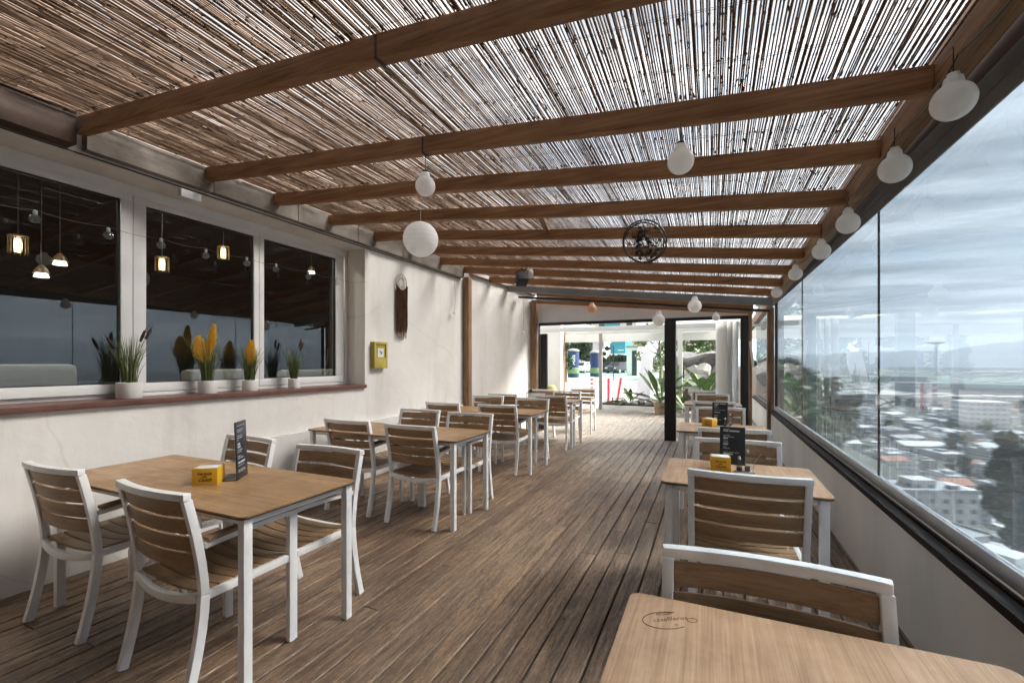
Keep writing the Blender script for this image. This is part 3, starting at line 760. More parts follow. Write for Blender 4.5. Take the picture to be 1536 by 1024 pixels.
# ------------------------------------------------------------------ chair
def make_chair():
    c = empty('armchair')
    W2 = .248
    def rear(z):   # y of rear post at height z
        if z <= .42: return -.205 - .070 * ((.42 - z) / .42) ** 1.6
        u = (z - .42) / .44
        return -.205 - .075 * u ** 1.5
    for s in (-1, 1):
        mb = MB(); mb.sweep([(s * W2, rear(z), z) for z in (0, .06, .13, .2, .28, .35, .419)], .030, .038, side=(1, 0, 0))
        mb.build('leg', M['white'], c, bevel=.004)
    for s in (-1, 1):
        mb = MB(); mb.box(s * W2 - .0145, s * W2 + .0145, .188, .218, 0, .632)
        mb.build('leg', M['white'], c, bevel=.004)
    # back frame: two posts and a bowed top rail
    mb = MB()
    for s in (-1, 1):
        mb.sweep([(s * W2, rear(z), z) for z in (.42, .48, .55, .62, .69, .76, .828)], .030, .034, side=(1, 0, 0))
    bow = lambda x: -.030 * (1 - (x / W2) ** 2)
    pts = [((W2 + .0152) * k / 6, rear(.842) + bow(W2 * k / 6) , .843) for k in range(-6, 7)]
    mb.sweep(pts, .0345, .029)
    mb.build('back_frame', M['white'], c, bevel=.004)
    mb = MB()
    for k in range(4):
        zc = .789 - .0775 * k; mb.cur = rnd.random()
        pts = [((W2 - .015) * j / 6, rear(zc) + bow(W2 * j / 6) , zc) for j in range(-6, 7)]
        sl = (rear(zc + .01) - rear(zc - .01)) / .02
        mb.sweep(pts, .014, .0655, up=(0, sl, 1))
    mb.build('backrest', M['slat'], c, bevel=.003, attr=True)
    # seat: dished wooden slats in a white frame
    mb = MB()
    dip = lambda x: -.020 * (1 - (x / W2) ** 2)
    for s in (-1, 1):
        mb.sweep([(s * W2, -.19, .412), (s * W2, 0, .414), (s * W2, .184, .418)], .024, .034)
    mb.sweep([(W2 * j / 6 * .93, .203, .412 + dip(W2 * j / 6)) for j in range(-6, 7)], .022, .034)
    mb.sweep([(W2 * j / 6 * .93, -.215 - .028 * (1 - (j / 6) ** 2), .405 + dip(W2 * j / 6)) for j in range(-6, 7)], .024, .036)
    mb.build('seat_frame', M['white'], c, bevel=.004)
    mb = MB()
    for k in range(6):
        yc = -.172 + .0685 * k; mb.cur = rnd.random()
        mb.sweep([((W2 - .013) * j / 6, yc, .428 + dip(W2 * j / 6)) for j in range(-6, 7)], .061, .013)
    mb.build('seat', M['slat'], c, bevel=.003, attr=True)
    for s in (-1, 1):
        mb = MB(); mb.sweep([(s * W2, y, z) for y, z in ((.222, .637), (.12, .640), (0, .636), (-.12, .628), (-.205, .622))], .026, .024)
        ar = mb.build('arm_rail', M['white'], c, bevel=.004)
        mb = MB(); mb.sweep([(s * W2, y, z) for y, z in ((.228, .660), (.12, .663), (0, .659), (-.12, .651), (-.196, .646))], .046, .018)
        mb.build('armrest', M['slatY'], ar, bevel=.005)
    return c
M['slatY'] = wood('brown_arm', (.18, .105, .055), (.27, .165, .09), (.36, .235, .14), 'Y', 3, .5, .1, 12)
chair0 = make_chair()
used = [False]
GCH = 'white framed armchairs with brown slats around the tables'
def chair(x, yback, facing, label, rz=0.0):
    """yback: y of the top rail; facing +1 looks away from the camera, -1 looks at it"""
    y = yback + .295 * facing
    rot = (0 if facing > 0 else math.pi) + R(rz)
    if not used[0]:
        used[0] = True; chair0.location = (x, y, 0); chair0.rotation_euler = (0, 0, rot); tag(chair0, label, 'chair', GCH)
    else: copy_tree(chair0, (x, y, 0), rot, label, group=GCH)

# ------------------------------------------------------------------ tables
def rounded(x0, x1, y0, y1, r, z0, z1, n=5):
    pts = []
    for cx, cy, a0 in ((x1 - r, y1 - r, 0), (x0 + r, y1 - r, 90), (x0 + r, y0 + r, 180), (x1 - r, y0 + r, 270)):
        for k in range(n + 1):
            a = R(a0 + 90 * k / n); pts.append((cx + r * math.cos(a), cy + r * math.sin(a)))
    m = len(pts); vs = [(p[0], p[1], z0) for p in pts] + [(p[0], p[1], z1) for p in pts]
    return vs, [tuple(range(m - 1, -1, -1)), tuple(range(m, 2 * m))] + [(k, (k + 1) % m, (k + 1) % m + m, k + m) for k in range(m)]
def table(x0, y0, w, d, label, top='top', grp='oak topped tables on white legs'):
    t = empty('table', (x0 + w / 2, y0 + d / 2, 0), 0, label, 'table', grp)
    mb = MB(); mb.add(*rounded(-w / 2, w / 2, -d / 2, d / 2, .032, .7335, .741)); tp = mb.build('tabletop', M[top], t)
    mb = MB(); mb.add(*rounded(-w / 2, w / 2, -d / 2, d / 2, .032, .727, .7333)); mb.build('edge', M['edge'], tp)
    tp['label'] = 'oak patterned laminate tabletop'
    for sx in (-1, 1):
        for sy in (-1, 1):
            cx, cy = sx * (w / 2 - .040), sy * (d / 2 - .040)
            mb = MB(); mb.box(cx - .020, cx + .020, cy - .020, cy + .020, 0, .726)
            mb.build('leg', M['white'], t, bevel=.004)
    mb = MB()
    for sy in (-1, 1):
        cy = sy * (d / 2 - .050); mb.box(-w / 2 + .063, w / 2 - .063, cy - .010, cy + .010, .690, .7265)
    for sx in (-1, 1):
        cx = sx * (w / 2 - .050); mb.box(cx - .010, cx + .010, -d / 2 + .063, d / 2 - .063, .690, .7265)
    mb.build('apron', M['white'], t, bevel=.003)
    return t
WL, DL, WR_ = 1.66, .656, .79
table(-3.43, 1.229, WL, DL, 'long worn brown table nearest on the left, with the yellow napkin box', 'top_dark')
table(-3.56, 3.115, WL, DL, 'long bare oak table, second from the camera on the left', 'top_dark')
table(-3.66, 5.06, WL, DL, 'long oak table beside the timber post, third from the camera on the left', 'top_dark')
table(-3.66, 6.91, 1.64, DL, 'farthest long oak table on the left, holding a small plant and white caddy', 'top_dark')
r1 = table(-.206, .63, WR_, DL, 'foreground oak table in the bottom right corner with a burnt-in logo')
table(-.254, 2.54, WR_, DL, 'small oak table on the right with menu, yellow box and oil bottles, nearer one')
table(-.305, 4.48, WR_, DL, 'small oak table on the right with upright menu, just nearer than the black pillar')
table(-.40, 7.30, WR_ + .02, DL, 'small bare oak table just inside the far opening on the right')
table(-.38, 9.25, .75, DL, 'small table outside beyond the far opening on the right')

chair(-3.10, 1.11, 1, 'leftmost white framed chair, on the near side of the first table by the wall', 2)
chair(-2.17, 1.09, 1, 'largest chair in the left foreground, near side of the first table', -2)
chair(-3.00, 2.15, -1, 'chair facing us behind the first left table, just right of the dark menu', -3)
chair(-2.17, 2.09, -1, 'chair facing us on the far side of the first left table, at its aisle end', 1)
chair(-3.06, 3.10, 1, 'chair on the near side of the second left table, wall side', 1)
chair(-2.32, 3.06, 1, 'chair on the near side of the second left table, standing by the aisle', -1)
chair(-2.98, 4.16, -1, 'chair facing us on the far side of the second left table, wall side')
chair(-2.28, 4.07, -1, 'chair facing us on the far side of the second left table, aisle end', 2)
chair(-3.22, 4.96, 1, 'chair on the near side of the third left table, wall side', -2)
chair(-2.44, 4.97, 1, 'chair on the near side of the third left table, aisle end', 1)
chair(-3.20, 6.28, -1, 'chair facing us behind the third left table, near the timber post', 2)
chair(-2.40, 6.10, -1, 'chair facing us on the far side of the third left table, aisle end', -1)
chair(-3.20, 6.74, 1, 'chair on the near side of the farthest left table, wall side')
chair(-2.34, 6.72, 1, 'chair on the near side of the farthest left table, aisle end')
chair(-2.98, 8.10, -1, 'chair facing us beyond the farthest left table, wall side')
chair(-2.42, 7.90, -1, 'chair facing us beyond the farthest left table, aisle side')
chair(-2.40, 9.00, -1, 'chair facing us alone beyond the far opening on the left', 4)
chair(.135, 1.372, -1, 'chair facing us across the foreground table in the lower right corner', 0)
chair(.150, 2.37, 1, 'chair with its four slatted back to us at the nearer small right table', 1)
chair(.155, 3.41, -1, 'chair facing us behind the nearer menu on the right', 0)
chair(.150, 3.95, 1, 'chair with its back to us, right behind the nearer menu table on the right', 2)
chair(.090, 5.78, -1, 'chair facing us behind the second menu on the right')
chair(.02, 6.58, 1, 'chair with its back to us at the bare table just inside the opening', 2)
chair(.00, 8.18, -1, 'chair facing us at the bare table just inside the opening', -2)
chair(-.08, 8.98, 1, 'chair with its back to us at the table outside the opening')

# logo on the foreground table
lm = Matrix.Translation((-.098 - r1.location.x, 1.178 - r1.location.y, .7414)) @ Matrix.Rotation(R(31), 4, 'Z')
rt = [c for c in r1.children if c.name.startswith('tabletop')][0]
text('logo_lettering', 'casaflleros', .022, M['inkbrown'], rt, lm @ Matrix.Translation((.004, .004, 0)), .0001, .35)
mb = MB()
def arc(cx, cy, rx, ry, a0, a1, r=.0007, n=30):
    mb.tube([(lm @ Vector((cx + rx * math.cos(R(a0 + (a1 - a0) * k / n)), cy + ry * math.sin(R(a0 + (a1 - a0) * k / n)), 0.0001))) for k in range(n + 1)], r, 4)
arc(-.006, 0, .060, .036, 55, 300, .0009); arc(.058, -.008, .013, .009, 0, 360, .0006, 20)
arc(.0, .028, .020, .004, 0, 360, .0006, 20); arc(.01, -.022, .004, .004, 0, 360, .0004, 12)
mb.build('logo_ring', M['inkbrown'], rt)

# ------------------------------------------------------------------ things on tables
ZT = .7415
def napkin_box(x, y, rz, label, s=1.0):
    b = empty('napkin_box', (x, y, ZT), rz, label, 'napkin box', 'yellow napkin boxes on the tables')
    w, d, h = .118 * s, .10 * s, .088 * s
    mb = MB(); th = .003
    mb.box(-w / 2, w / 2, -d / 2, -d / 2 + th, 0, h); mb.box(-w / 2, w / 2, d / 2 - th, d / 2, 0, h)
    mb.box(-w / 2, -w / 2 + th, -d / 2 + th, d / 2 - th, 0, h); mb.box(w / 2 - th, w / 2, -d / 2 + th, d / 2 - th, 0, h)
    mb.box(-w / 2 + th, w / 2 - th, -d / 2 + th, d / 2 - th, 0.0002, .004)
    mb.build('carton', M['yellow'], b, bevel=.0008)
    mb = MB()
    for k in range(7): mb.cbox((0, -d / 2 + .013 + .0118 * k, h * .5 + .003), (w - .012, .0095, h * .95), rx=R(rnd.uniform(-1.5, 1.5)))
    mb.build('napkins', M['napkin'], b, bevel=.002)
    up = Matrix.Rotation(R(90), 4, 'X')
    text('lettering', 'Vermut', .022 * s, M['ink'], b, Matrix.Translation((-.002, -d / 2 - .0006, h * .68)) @ up, .0002, .25, True)
    text('lettering', 'Casals', .025 * s, M['ink'], b, Matrix.Translation((.0, -d / 2 - .0006, h * .32)) @ up, .0002, .45, True)
    mb = MB(); mb.cbox((0, -d / 2 - .0005, h * .5), (.02 * s, .0006, .003)); mb.cbox((-.004, -d / 2 - .0005, h * .52), (.003, .0006, .012 * s), ry=.5); mb.cbox((.006, -d / 2 - .0005, h * .52), (.003, .0006, .012 * s), ry=-.5)
    mb.build('emblem', M['ink'], b)
    text('lettering', 'Vermut', .02 * s, M['ink'], b, Matrix.Translation((-w / 2 - .0006, 0, h * .6)) @ Matrix.Rotation(R(-90), 4, 'Z') @ up, .0002, .25, True)
napkin_box(-2.452, 1.515, R(37), 'yellow napkin box with dark red lettering on the nearest left table')
napkin_box(.047, 2.965, R(3), 'yellow napkin box beside the oil bottles on the nearer right table', .92)
napkin_box(-.02, 4.90, R(-30), 'yellow napkin box on the farther right menu table', .92)

def menu(x, y, rz, w, h, lean, label):
    t = empty('menu_stand', (x, y, ZT), rz, label, 'menu', 'dark upright menus on the tables')
    mb = MB(); mb.cbox((0, -math.sin(lean) * 0, h / 2), (w, .005, h), rx=0)
    rot = Matrix.Rotation(-lean, 4, 'X')
    me = mb.build('board', M['slate'], t, bevel=.0015); me.data.transform(rot)
    mb = MB(); mb.cbox((0, .0035, h / 2), (w - .004, .0018, h - .004)); bk = mb.build('backing', M['labelwhite'], t); bk.data.transform(rot)
    # printed blocks of small text, no readable words in the photograph either
    mb = MB(); z = h * .93; rr = random.Random(int(h * 1000) + int(x * 100))
    while z > h * .12:
        n = rr.choice([1, 1, 2, 3]); big = rr.random() < .25
        hh = .009 if big else .0032; xx = -w * .36
        for _ in range(n):
            l = rr.uniform(.1, .28) * w * (1.5 if big else 1)
            if xx + l > w * .40: break
            mb.cbox((xx + l / 2, -.0029, z), (l, .0006, hh)); xx += l + .006
        z -= hh + rr.choice([.006, .008, .020])
    pr = mb.build('print', M['chalk'], t); pr.data.transform(rot)
    mb = MB(); mb.cbox((0, .045, .004), (w, .09, .003)); mb.build('foot', M['slate'], t, bevel=.001)
    return t
menu(-2.400, 1.665, R(126), .155, .315, R(2), 'tall narrow dark menu standing on the nearest left table beside the yellow box')
menu(.118, 3.13, R(-4), .145, .235, R(12), 'dark navy menu with white print on the nearer right table')
menu(.075, 5.03, R(-6), .145, .235, R(10), 'dark navy menu on the farther right table, near the black pillar')

def cruets(x, y, label):
    t = empty('cruet_set', (x, y, ZT), R(10), label, 'cruet set', 'glass oil and salt cruets')
    mb = MB(); mb.box(-.055, .045, -.03, .03, 0, .006); mb.tube([(.04, 0, .004), (.05, 0, .06), (.085, 0, .11)], .0018, 5); mb.tube([(.0, -.028, .005), (0, -.028, .05), (.035, -.028, .05), (.035, -.028, .005)], .0014, 5)
    mb.build('rack', M['alu'], t)
    for q, (dx, s, m) in enumerate(((.012, 1.0, 'clearglass'), (-.032, .62, 'clearglass'))):
        mb = MB(); mb.lathe([(.0125 * s + .004, .0), (.0165, .004), (.0165, .052 * s), (.007, .080 * s), (.006, .105 * s), (.008, .108 * s)], (dx, 0, .0065), 14)
        g = mb.build('bottle', M[m], t, smooth=True)
        mb = MB(); mb.lathe([(.0135, .0), (.0135, .03 * s)], (dx, 0, .009), 12); mb.build('contents', M['shade'] if q == 0 else M['blackmatte'], g, smooth=True)
        mb = MB(); mb.lathe([(.008, .0), (.008, .012), (.004, .018)], (dx, 0, .0065 + .108 * s), 12); mb.build('cap', M['alu'], g, smooth=True)
cruets(.180, 2.945, 'small oil bottle and salt in a wire rack on the nearer right table')
cruets(.155, 4.93, 'small oil bottle and salt on the farther right menu table')

t = empty('cutlery_caddy', (-2.86, 7.42, ZT), 0, 'white slotted caddy on the farthest left table', 'caddy')
mb = MB()
for k in range(9): mb.box(-.16 + .034 * k, -.146 + .034 * k, -.05, -.046, .005, .085)
mb.box(-.162, .16, -.05, .05, 0, .006); mb.box(-.162, .16, -.052, -.044, .085, .095); mb.box(-.162, .16, .044, .05, 0, .09)
mb.build('basket', M['white'], t, bevel=.001)
t = empty('table_plant', (-2.98, 7.50, ZT), 0, 'small round succulent in a pot on the farthest left table', 'plant')
mb = MB(); mb.lathe([(.04, 0), (.055, .07), (.05, .075)], n=16); mb.build('pot', M['pot'], t, smooth=True)
mb = MB()
for k in range(130):
    a = rnd.uniform(0, 6.28); e = rnd.uniform(.1, 1.5); l = rnd.uniform(.07, .105)
    d = Vector((math.cos(a) * math.cos(e), math.sin(a) * math.cos(e), math.sin(e)))
    o_ = Vector((0, 0, .07)); mb.blade([o_, o_ + d * l * .5, o_ + d * l], .018, fold=.2)
mb.build('foliage', M['leaf'], t)

# ------------------------------------------------------------------ window sill pots
def sill_pot(x, y, r, h, kind, label):
    t = empty('potted_reeds', (x, y, 1.1185), rnd.uniform(0, 3), label, 'potted plant', 'potted grasses on the window sill')
    mb = MB(); mb.lathe([(r * .94, 0), (r, .006), (r, h - .003), (r - .004, h), (r - .007, h - .002), (r - .007, h - .02)], n=32)
    mb.build('pot', M['pot'], t, smooth=True)
    mb = MB(); mb.lathe([(r - .0075, h - .028), (r - .009, h - .018)], n=24); mb.build('soil', M['soil'], t)
    rr = random.Random(label); mb = MB(); base = h - .02
    H = {0: .42, 1: .44, 2: .36, 3: .38}[kind]
    for k in range(150):
        a = rr.uniform(0, 6.28); q = r * .6 * math.sqrt(rr.random()); l = H * rr.uniform(.45, 1.0); sp = rr.uniform(.02, .30) * (1.0 if rr.random() < .8 else 1.5)
        p0 = Vector((q * math.cos(a), q * math.sin(a), base)); d = Vector((math.cos(a + rr.gauss(0, .4)), math.sin(a + rr.gauss(0, .4)), 0))
        dr = rr.uniform(0, .12)
        pts = [p0 + d * (sp * l * u ** 1.7) + Vector((0, 0, l * (u - dr * u ** 3))) for u in (0, .2, .4, .6, .8, 1)]
        mb.blade(pts, [.003, .0045, .0045, .004, .0028, .0006], twist=rr.uniform(0, 3))
    mb.build('grass', M['grass'], t)
    heads = {0: [(.10, .05, .50), (-.03, -.12, .44), (.0, .14, .52)], 3: [(.03, .06, .50), (.02, .09, .47)], 1: [(-.02, -.05, .42), (.03, .03, .52)], 2: [(0, .01, .40)]}[kind]
    for (dx, dy, hh) in heads:
        rz = -t.rotation_euler.z; v = Matrix.Rotation(rz, 3, 'Z') @ Vector((dx, dy, 0))
        p0 = Vector((0, 0, base)); tip = Vector((v.x, v.y, hh))
        pts = [p0 + Vector((v.x * u ** 1.6, v.y * u ** 1.6, (hh - base) * u)) for u in (0, .25, .5, .75, 1)]
        if kind in (0, 3):
            mb = MB(); mb.tube(pts, .0018, 5); st_ = mb.build('stem', M['grass'], t)
            dd = (pts[-1] - pts[-2]).normalized(); c0 = pts[-1] - dd * .09
            mb = MB(); mb.tube([c0, c0 + dd * .006, c0 + dd * .04, c0 + dd * .085, c0 + dd * .093, c0 + dd * .12], [.002, .0095, .0115, .0095, .003, .0008], 10)
            mb.build('seed_head', M['cattail'], st_, smooth=True)
        else:
            mb = MB(); mb.tube(pts, .0018, 5); st_ = mb.build('stem', M['grass'], t)
            mb = MB(); wpl = .060 if (kind == 1 and dx < 0) else .026 if kind == 1 else .042
            dd = (pts[-1] - pts[-2]).normalized(); Lp = .23 if kind == 1 else .22
            for k in range(1500):
                u = rr.random(); env = wpl * math.sin(math.pi * min(1, (u * .94 + .03)) ** .8); a = rr.uniform(0, 6.28); q = env * math.sqrt(rr.random()) * (1.0 if rr.random() < .8 else 1.35)
                c_ = pts[-1] + dd * (Lp * (u - .75)) + Vector((q * math.cos(a), q * math.sin(a), 0))
                mb.tube([c_, c_ + Vector((.010 * math.cos(a), .010 * math.sin(a), .022))], [.0019, .0004], 3)
            mb.build('plume', M['plume'], st_)
sill_pot(-3.935, 1.86, .078, .118, 0, 'white pot of dark cattails and grass, leftmost on the window sill')
sill_pot(-3.935, 2.42, .070, .108, 1, 'white pot with two yellow feathery plumes, second on the window sill')
sill_pot(-3.930, 2.80, .066, .100, 2, 'white pot with one yellow plume, third on the window sill')
sill_pot(-3.925, 3.28, .058, .100, 3, 'white pot of thin grass with dark seed heads, rightmost on the window sill')

# ------------------------------------------------------------------ hanging lamps
def drop_lamp(x, y, z, top, r, label, group, material='lamp', rot=0):
    t = empty('hanging_lamp', (x, y, z), 0, label, 'lamp', group)
    prof = []
    for k in range(13):
        a = -math.pi / 2 + k * (math.pi * .84) / 12
        prof.append((max(.002, r * math.cos(a)), r * math.sin(a)))
    prof += [(r * .47, r * .96), (r * .44, r * 1.12), (r * .40, r * 1.28), (.003, r * 1.32)]
    mb = MB(); mb.lathe(prof, n=28); mb.build('lamp_globe', M[material], t, smooth=True)
    mb = MB(); mb.lathe([(r * .30, r * 1.30), (r * .28, r * 1.50), (.004, r * 1.54)], n=16); mb.build('socket', M['blackmatte'] if y < 3.2 and x < .5 else M['white'], t, smooth=True)
    mb = MB(); mb.tube([(0, 0, r * 1.6), (0, 0, top - z)], .0022, 5); mb.build('cord', M['black'], t)
    return t
GL = 'white globe lamps along the right roof beam'
for k, (px, py, Y, lab) in enumerate([(1430, 152, 1.97, 'large white globe lamp nearest the camera on the right beam'), (1342, 253, 2.50, 'second white globe lamp along the right beam'),
        (1272, 335, 3.24, 'third white globe lamp along the right beam'), (1232, 377, 3.95, 'fourth white globe lamp along the right beam'),
        (1193, 411, 5.0, 'fifth white globe lamp along the right beam'), (1165, 439, 6.2, 'sixth small white globe lamp along the right beam'),
        (1139, 455, 7.5, 'seventh small white globe lamp along the right beam'), (1123, 470, 8.15, 'farthest white globe lamp on the right beam by the opening')]):
    Y *= 1.05; X = wx(px, Y); z = wz(px, py, Y)
    drop_lamp(X, Y, z, z_right(Y) + .03, .064 if k < 6 else .058, lab, GL)
drop_lamp(wx(638, 2.31), 2.31, wz(638, 279, 2.31), z_raf(-1.7, 2.31) + .01, .062, 'white bulb shaped lamp hanging left of centre from the second rafter', 'bulb lamps hanging from rafters')
drop_lamp(wx(1021, 2.31), 2.31, wz(1021, 242, 2.31), z_raf(-.1, 2.31) + .01, .062, 'white bulb shaped lamp hanging right of centre from the second rafter', 'bulb lamps hanging from rafters')
drop_lamp(wx(795, 6.42), 6.40, wz(795, 411, 6.42), z_raf(-2, 6.42) + .02, .075, 'small white globe lamp beside the black spotlight', 'bulb lamps hanging from rafters')
drop_lamp(wx(1042, 6.0), 6.0, wz(1042, 459, 6.0), z_raf(-.3, 6.0) + .1, .082, 'frosted glass globe lamp with patterned neck hanging before the opening', 'bulb lamps hanging from rafters', 'lamp')
drop_lamp(wx(888, 8.0), 8.0, wz(888, 463, 8.0), z_raf(-1.9, 8.0) - .1, .085, 'peach coloured round lamp against the white end panel', 'bulb lamps hanging from rafters', 'peach')
drop_lamp(wx(988, 8.1), 8.1, wz(988, 480, 8.1), z_raf(-.8, 8.1) - .1, .105, 'cream globe lamp hanging in front of the black lintel', 'bulb lamps hanging from rafters')
drop_lamp(wx(1074, 8.1), 8.1, wz(1074, 476, 8.1), z_raf(-.1, 8.1) - .1, .06, 'little white lamp at the lintel, right of the black pillar', 'bulb lamps hanging from rafters')
t = empty('lamp_cable', (0, 0, 0), 0, 'thin dark cable sagging between the globe lamps under the right beam', 'cable')
mb = MB(); pts = []; yy = [1.2, 2.07, 2.62, 3.4, 4.15, 5.25, 6.5, 7.9]
for a, b in zip(yy[:-1], yy[1:]):
    for k in range(8):
        u = k / 8; y = a + (b - a) * u; pts.append((.79, y, z_right(y) + .0 - .05 * math.sin(math.pi * u)))
mb.tube(pts, .003, 5); mb.build('cable_run', M['black'], t)
# paper ball
X, Y = wx(631, 2.92), 2.92; z = wz(631, 359, Y)
t = empty('paper_lantern', (X, Y, z), 0, 'large white paper ball lantern hanging left of centre', 'lantern')
r = 26 / F_PX * (-X * sY + Y * cY)
prof = []
NR = 60
for k in range(NR + 1):
    a = -math.pi / 2 + math.pi * (k / NR) * .985 + .02
    prof.append((max(.003, r * math.cos(a) * (1 - .018 * (k % 5 == 0))), r * math.sin(a)))
mb = MB(); mb.lathe(prof, n=48); mb.build('paper_shade', M['paper'], t, smooth=True)
mb = MB(); mb.lathe([(r * .16, r * .985), (r * .16, r * 1.0), (.003, r * 1.01)], n=20); mb.build('ring', M['alu'], t)
mb = MB(); mb.tube([(0, 0, r), (0, 0, z_raf(X, Y) - z + .02)], .0018, 5); mb.build('cord', M['cream_string'], t)
# wreath
X, Y = wx(967, 3.58), 3.58; z = wz(967, 362, Y); r = 32 / F_PX * (-X * sY + Y * cY)
t = empty('metal_wreath', (X, Y, z), R(20), 'round black openwork metal ornament hanging from the fourth rafter', 'ornament')
mb = MB()
for (rr_, yo) in ((1.0, 0), (.93, .03)):
    mb.tube([(r * rr_ * math.cos(a * math.pi / 18), yo, r * rr_ * math.sin(a * math.pi / 18)) for a in range(37)], .006, 6, caps=False)
for k in range(18):
    a = k * math.pi / 9; mb.tube([(r * math.cos(a), 0, r * math.sin(a)), (r * .93 * math.cos(a), .03, r * .93 * math.sin(a))], .003, 4)
mb.build('ring', M['black'], t, smooth=True)
mb = MB(); rr = random.Random(3)
for k in range(90):
    a = rr.uniform(0, 6.28); q = r * math.sqrt(rr.uniform(.03, .8)); p = Vector((q * math.cos(a), rr.uniform(-.01, .02), q * math.sin(a)))
    b = a + rr.gauss(1.4, .6); l = rr.uniform(.04, .10)
    pts = [p + Vector((l * u * math.cos(b + u), rr.uniform(0, .004), l * u * math.sin(b + u))) for u in (0, .33, .66, 1)]
    mb.tube(pts, .0022, 4)
    if k % 2 == 0:
        c_ = pts[-1]
        for j in range(5): aa = j * 1.257; mb.tube([c_, c_ + Vector((.016 * math.cos(aa), 0, .016 * math.sin(aa)))], [.005, .003], 4)
mb.build('scrollwork', M['black'], t)
mb = MB(); mb.tube([(0, 0, r), (0, 0, z_raf(X, Y) - z + .01)], .0015, 4); mb.build('wire', M['black'], t)
# spotlight
X, Y = wx(783, 6.3), 6.3; z = wz(783, 419, Y)
t = empty('spotlight', (X, Y, z), 0, 'black spotlight angled down from the roof beside a small globe', 'spotlight')
mb = MB(); mb.cbox((0, 0, 0), (.17, .20, .13), rz=R(35), rx=R(-28)); mb.build('housing', M['blackmatte'], t, bevel=.012)
mb = MB(); mb.tube([(-.10, 0, .02), (-.10, 0, .12), (0, 0, .15), (.10, 0, .12), (.10, 0, .02)], .008, 6); mb.tube([(0, 0, .15), (0, 0, .26)], .01, 6); mb.build('bracket', M['black'], t)

# ------------------------------------------------------------------ wall decorations
Yc = 4.83
t = empty('wall_hanging', (WX + .012, Yc, 2.44), 0, 'brown yarn wall hanging below a pale woven ring', 'wall hanging')
mb = MB(); rr = random.Random(5)
mb.tube([(0.01, .115 * math.cos(a * math.pi / 12), .115 * math.sin(a * math.pi / 12)) for a in range(25)], .006, 6, caps=False)
for k in range(16):
    a = k * math.pi / 8; b = a + rr.uniform(1.2, 2.2); mb.tube([(.012, .11 * math.cos(a), .11 * math.sin(a)), (.012, .05 * math.cos((a + b) / 2), .05 * math.sin((a + b) / 2)), (.012, .11 * math.cos(b), .11 * math.sin(b))], .0028, 4)
mb.tube([(0.01, 0, .11), (0.0, 0, .22)], .002, 4); mb.build('woven_ring', M['cream_string'], t)
mb = MB()
for k in range(90):
    y = -.105 + .21 * (k / 89) + rr.uniform(-.004, .004); x = .012 + rr.uniform(0, .022); L_ = .60 + rr.uniform(-.05, .07)
    z0 = -math.sqrt(max(0, .0135 - y * y)) + .02
    pts = [(x, y + .003 * math.sin(u * 9 + k), z0 - .0 - (L_ * u)) for u in (0, .2, .4, .6, .8, 1)]; mb.tube(pts, [.0045, .0042, .004, .004, .0035, .002], 4)
mb.build('fringe', M['macrame'], t)
mb = MB()
for k in range(26):
    y = -.10 + .2 * rr.random(); mb.tube([(.03, y, -.66), (.03 + rr.uniform(0, .01), y + rr.uniform(-.015, .015), -.72 - rr.uniform(0, .03))], .002, 4)
mb.build('tassels', M['cream_string'], t)
# mustard frame
t = empty('information_box', (WX + .002, 4.385, 1.472), 0, 'mustard yellow wall box with a small white label, right of the windows', 'wall box')
hy, hz = .120, .163
mb = MB(); mb.box(0, .05, -hy, hy, -hz, hz); mb.build('case', M['mustard2'], t, bevel=.003)
mb = MB()
mb.box(.0505, .062, -hy, -hy + .03, -hz, hz); mb.box(.0505, .062, hy - .03, hy, -hz, hz); mb.box(.0505, .062, -hy + .03, hy - .03, hz - .03, hz); mb.box(.0505, .062, -hy + .03, hy - .03, -hz, -.03)
mb.build('frame', M['mustard'], t, bevel=.002)
mb = MB(); mb.box(.051, .0565, -.055, .055, -.025, .085); mb.build('card', M['labelwhite'], t)
mb = MB()
for (a, b, s_) in ((-.012, .045, .018), (.010, .03, .022), (.0, .015, .014)): mb.cbox((.057, a, b), (.0012, s_, s_), rx=R(40))
mb.build('emblem', M['blueink'], t)
# small bits on the far wall: clear bulbs hanging
for k, (Yb, zb_) in enumerate(((6.1, 2.17), (7.9, 1.95))):
    X = WX + .07 if k == 0 else -3.30
    t = empty('glass_bulb', (X, Yb, zb_), 0, ['small clear glass bulb hanging left of the first timber post', 'small clear glass bulb hanging on a wire left of the second timber post'][k], 'bulb')
    mb = MB(); mb.lathe([(.004, -.035), (.026, -.02), (.032, 0), (.02, .025), (.012, .04)], n=14); mb.build('bulb_glass', M['lamp'], t, smooth=True)
    mb = MB(); mb.tube([(0, 0, .04), (0, .02, .2), (0, 0, 2.66 - zb_)], .002, 4); mb.build('cord', M['black'], t)

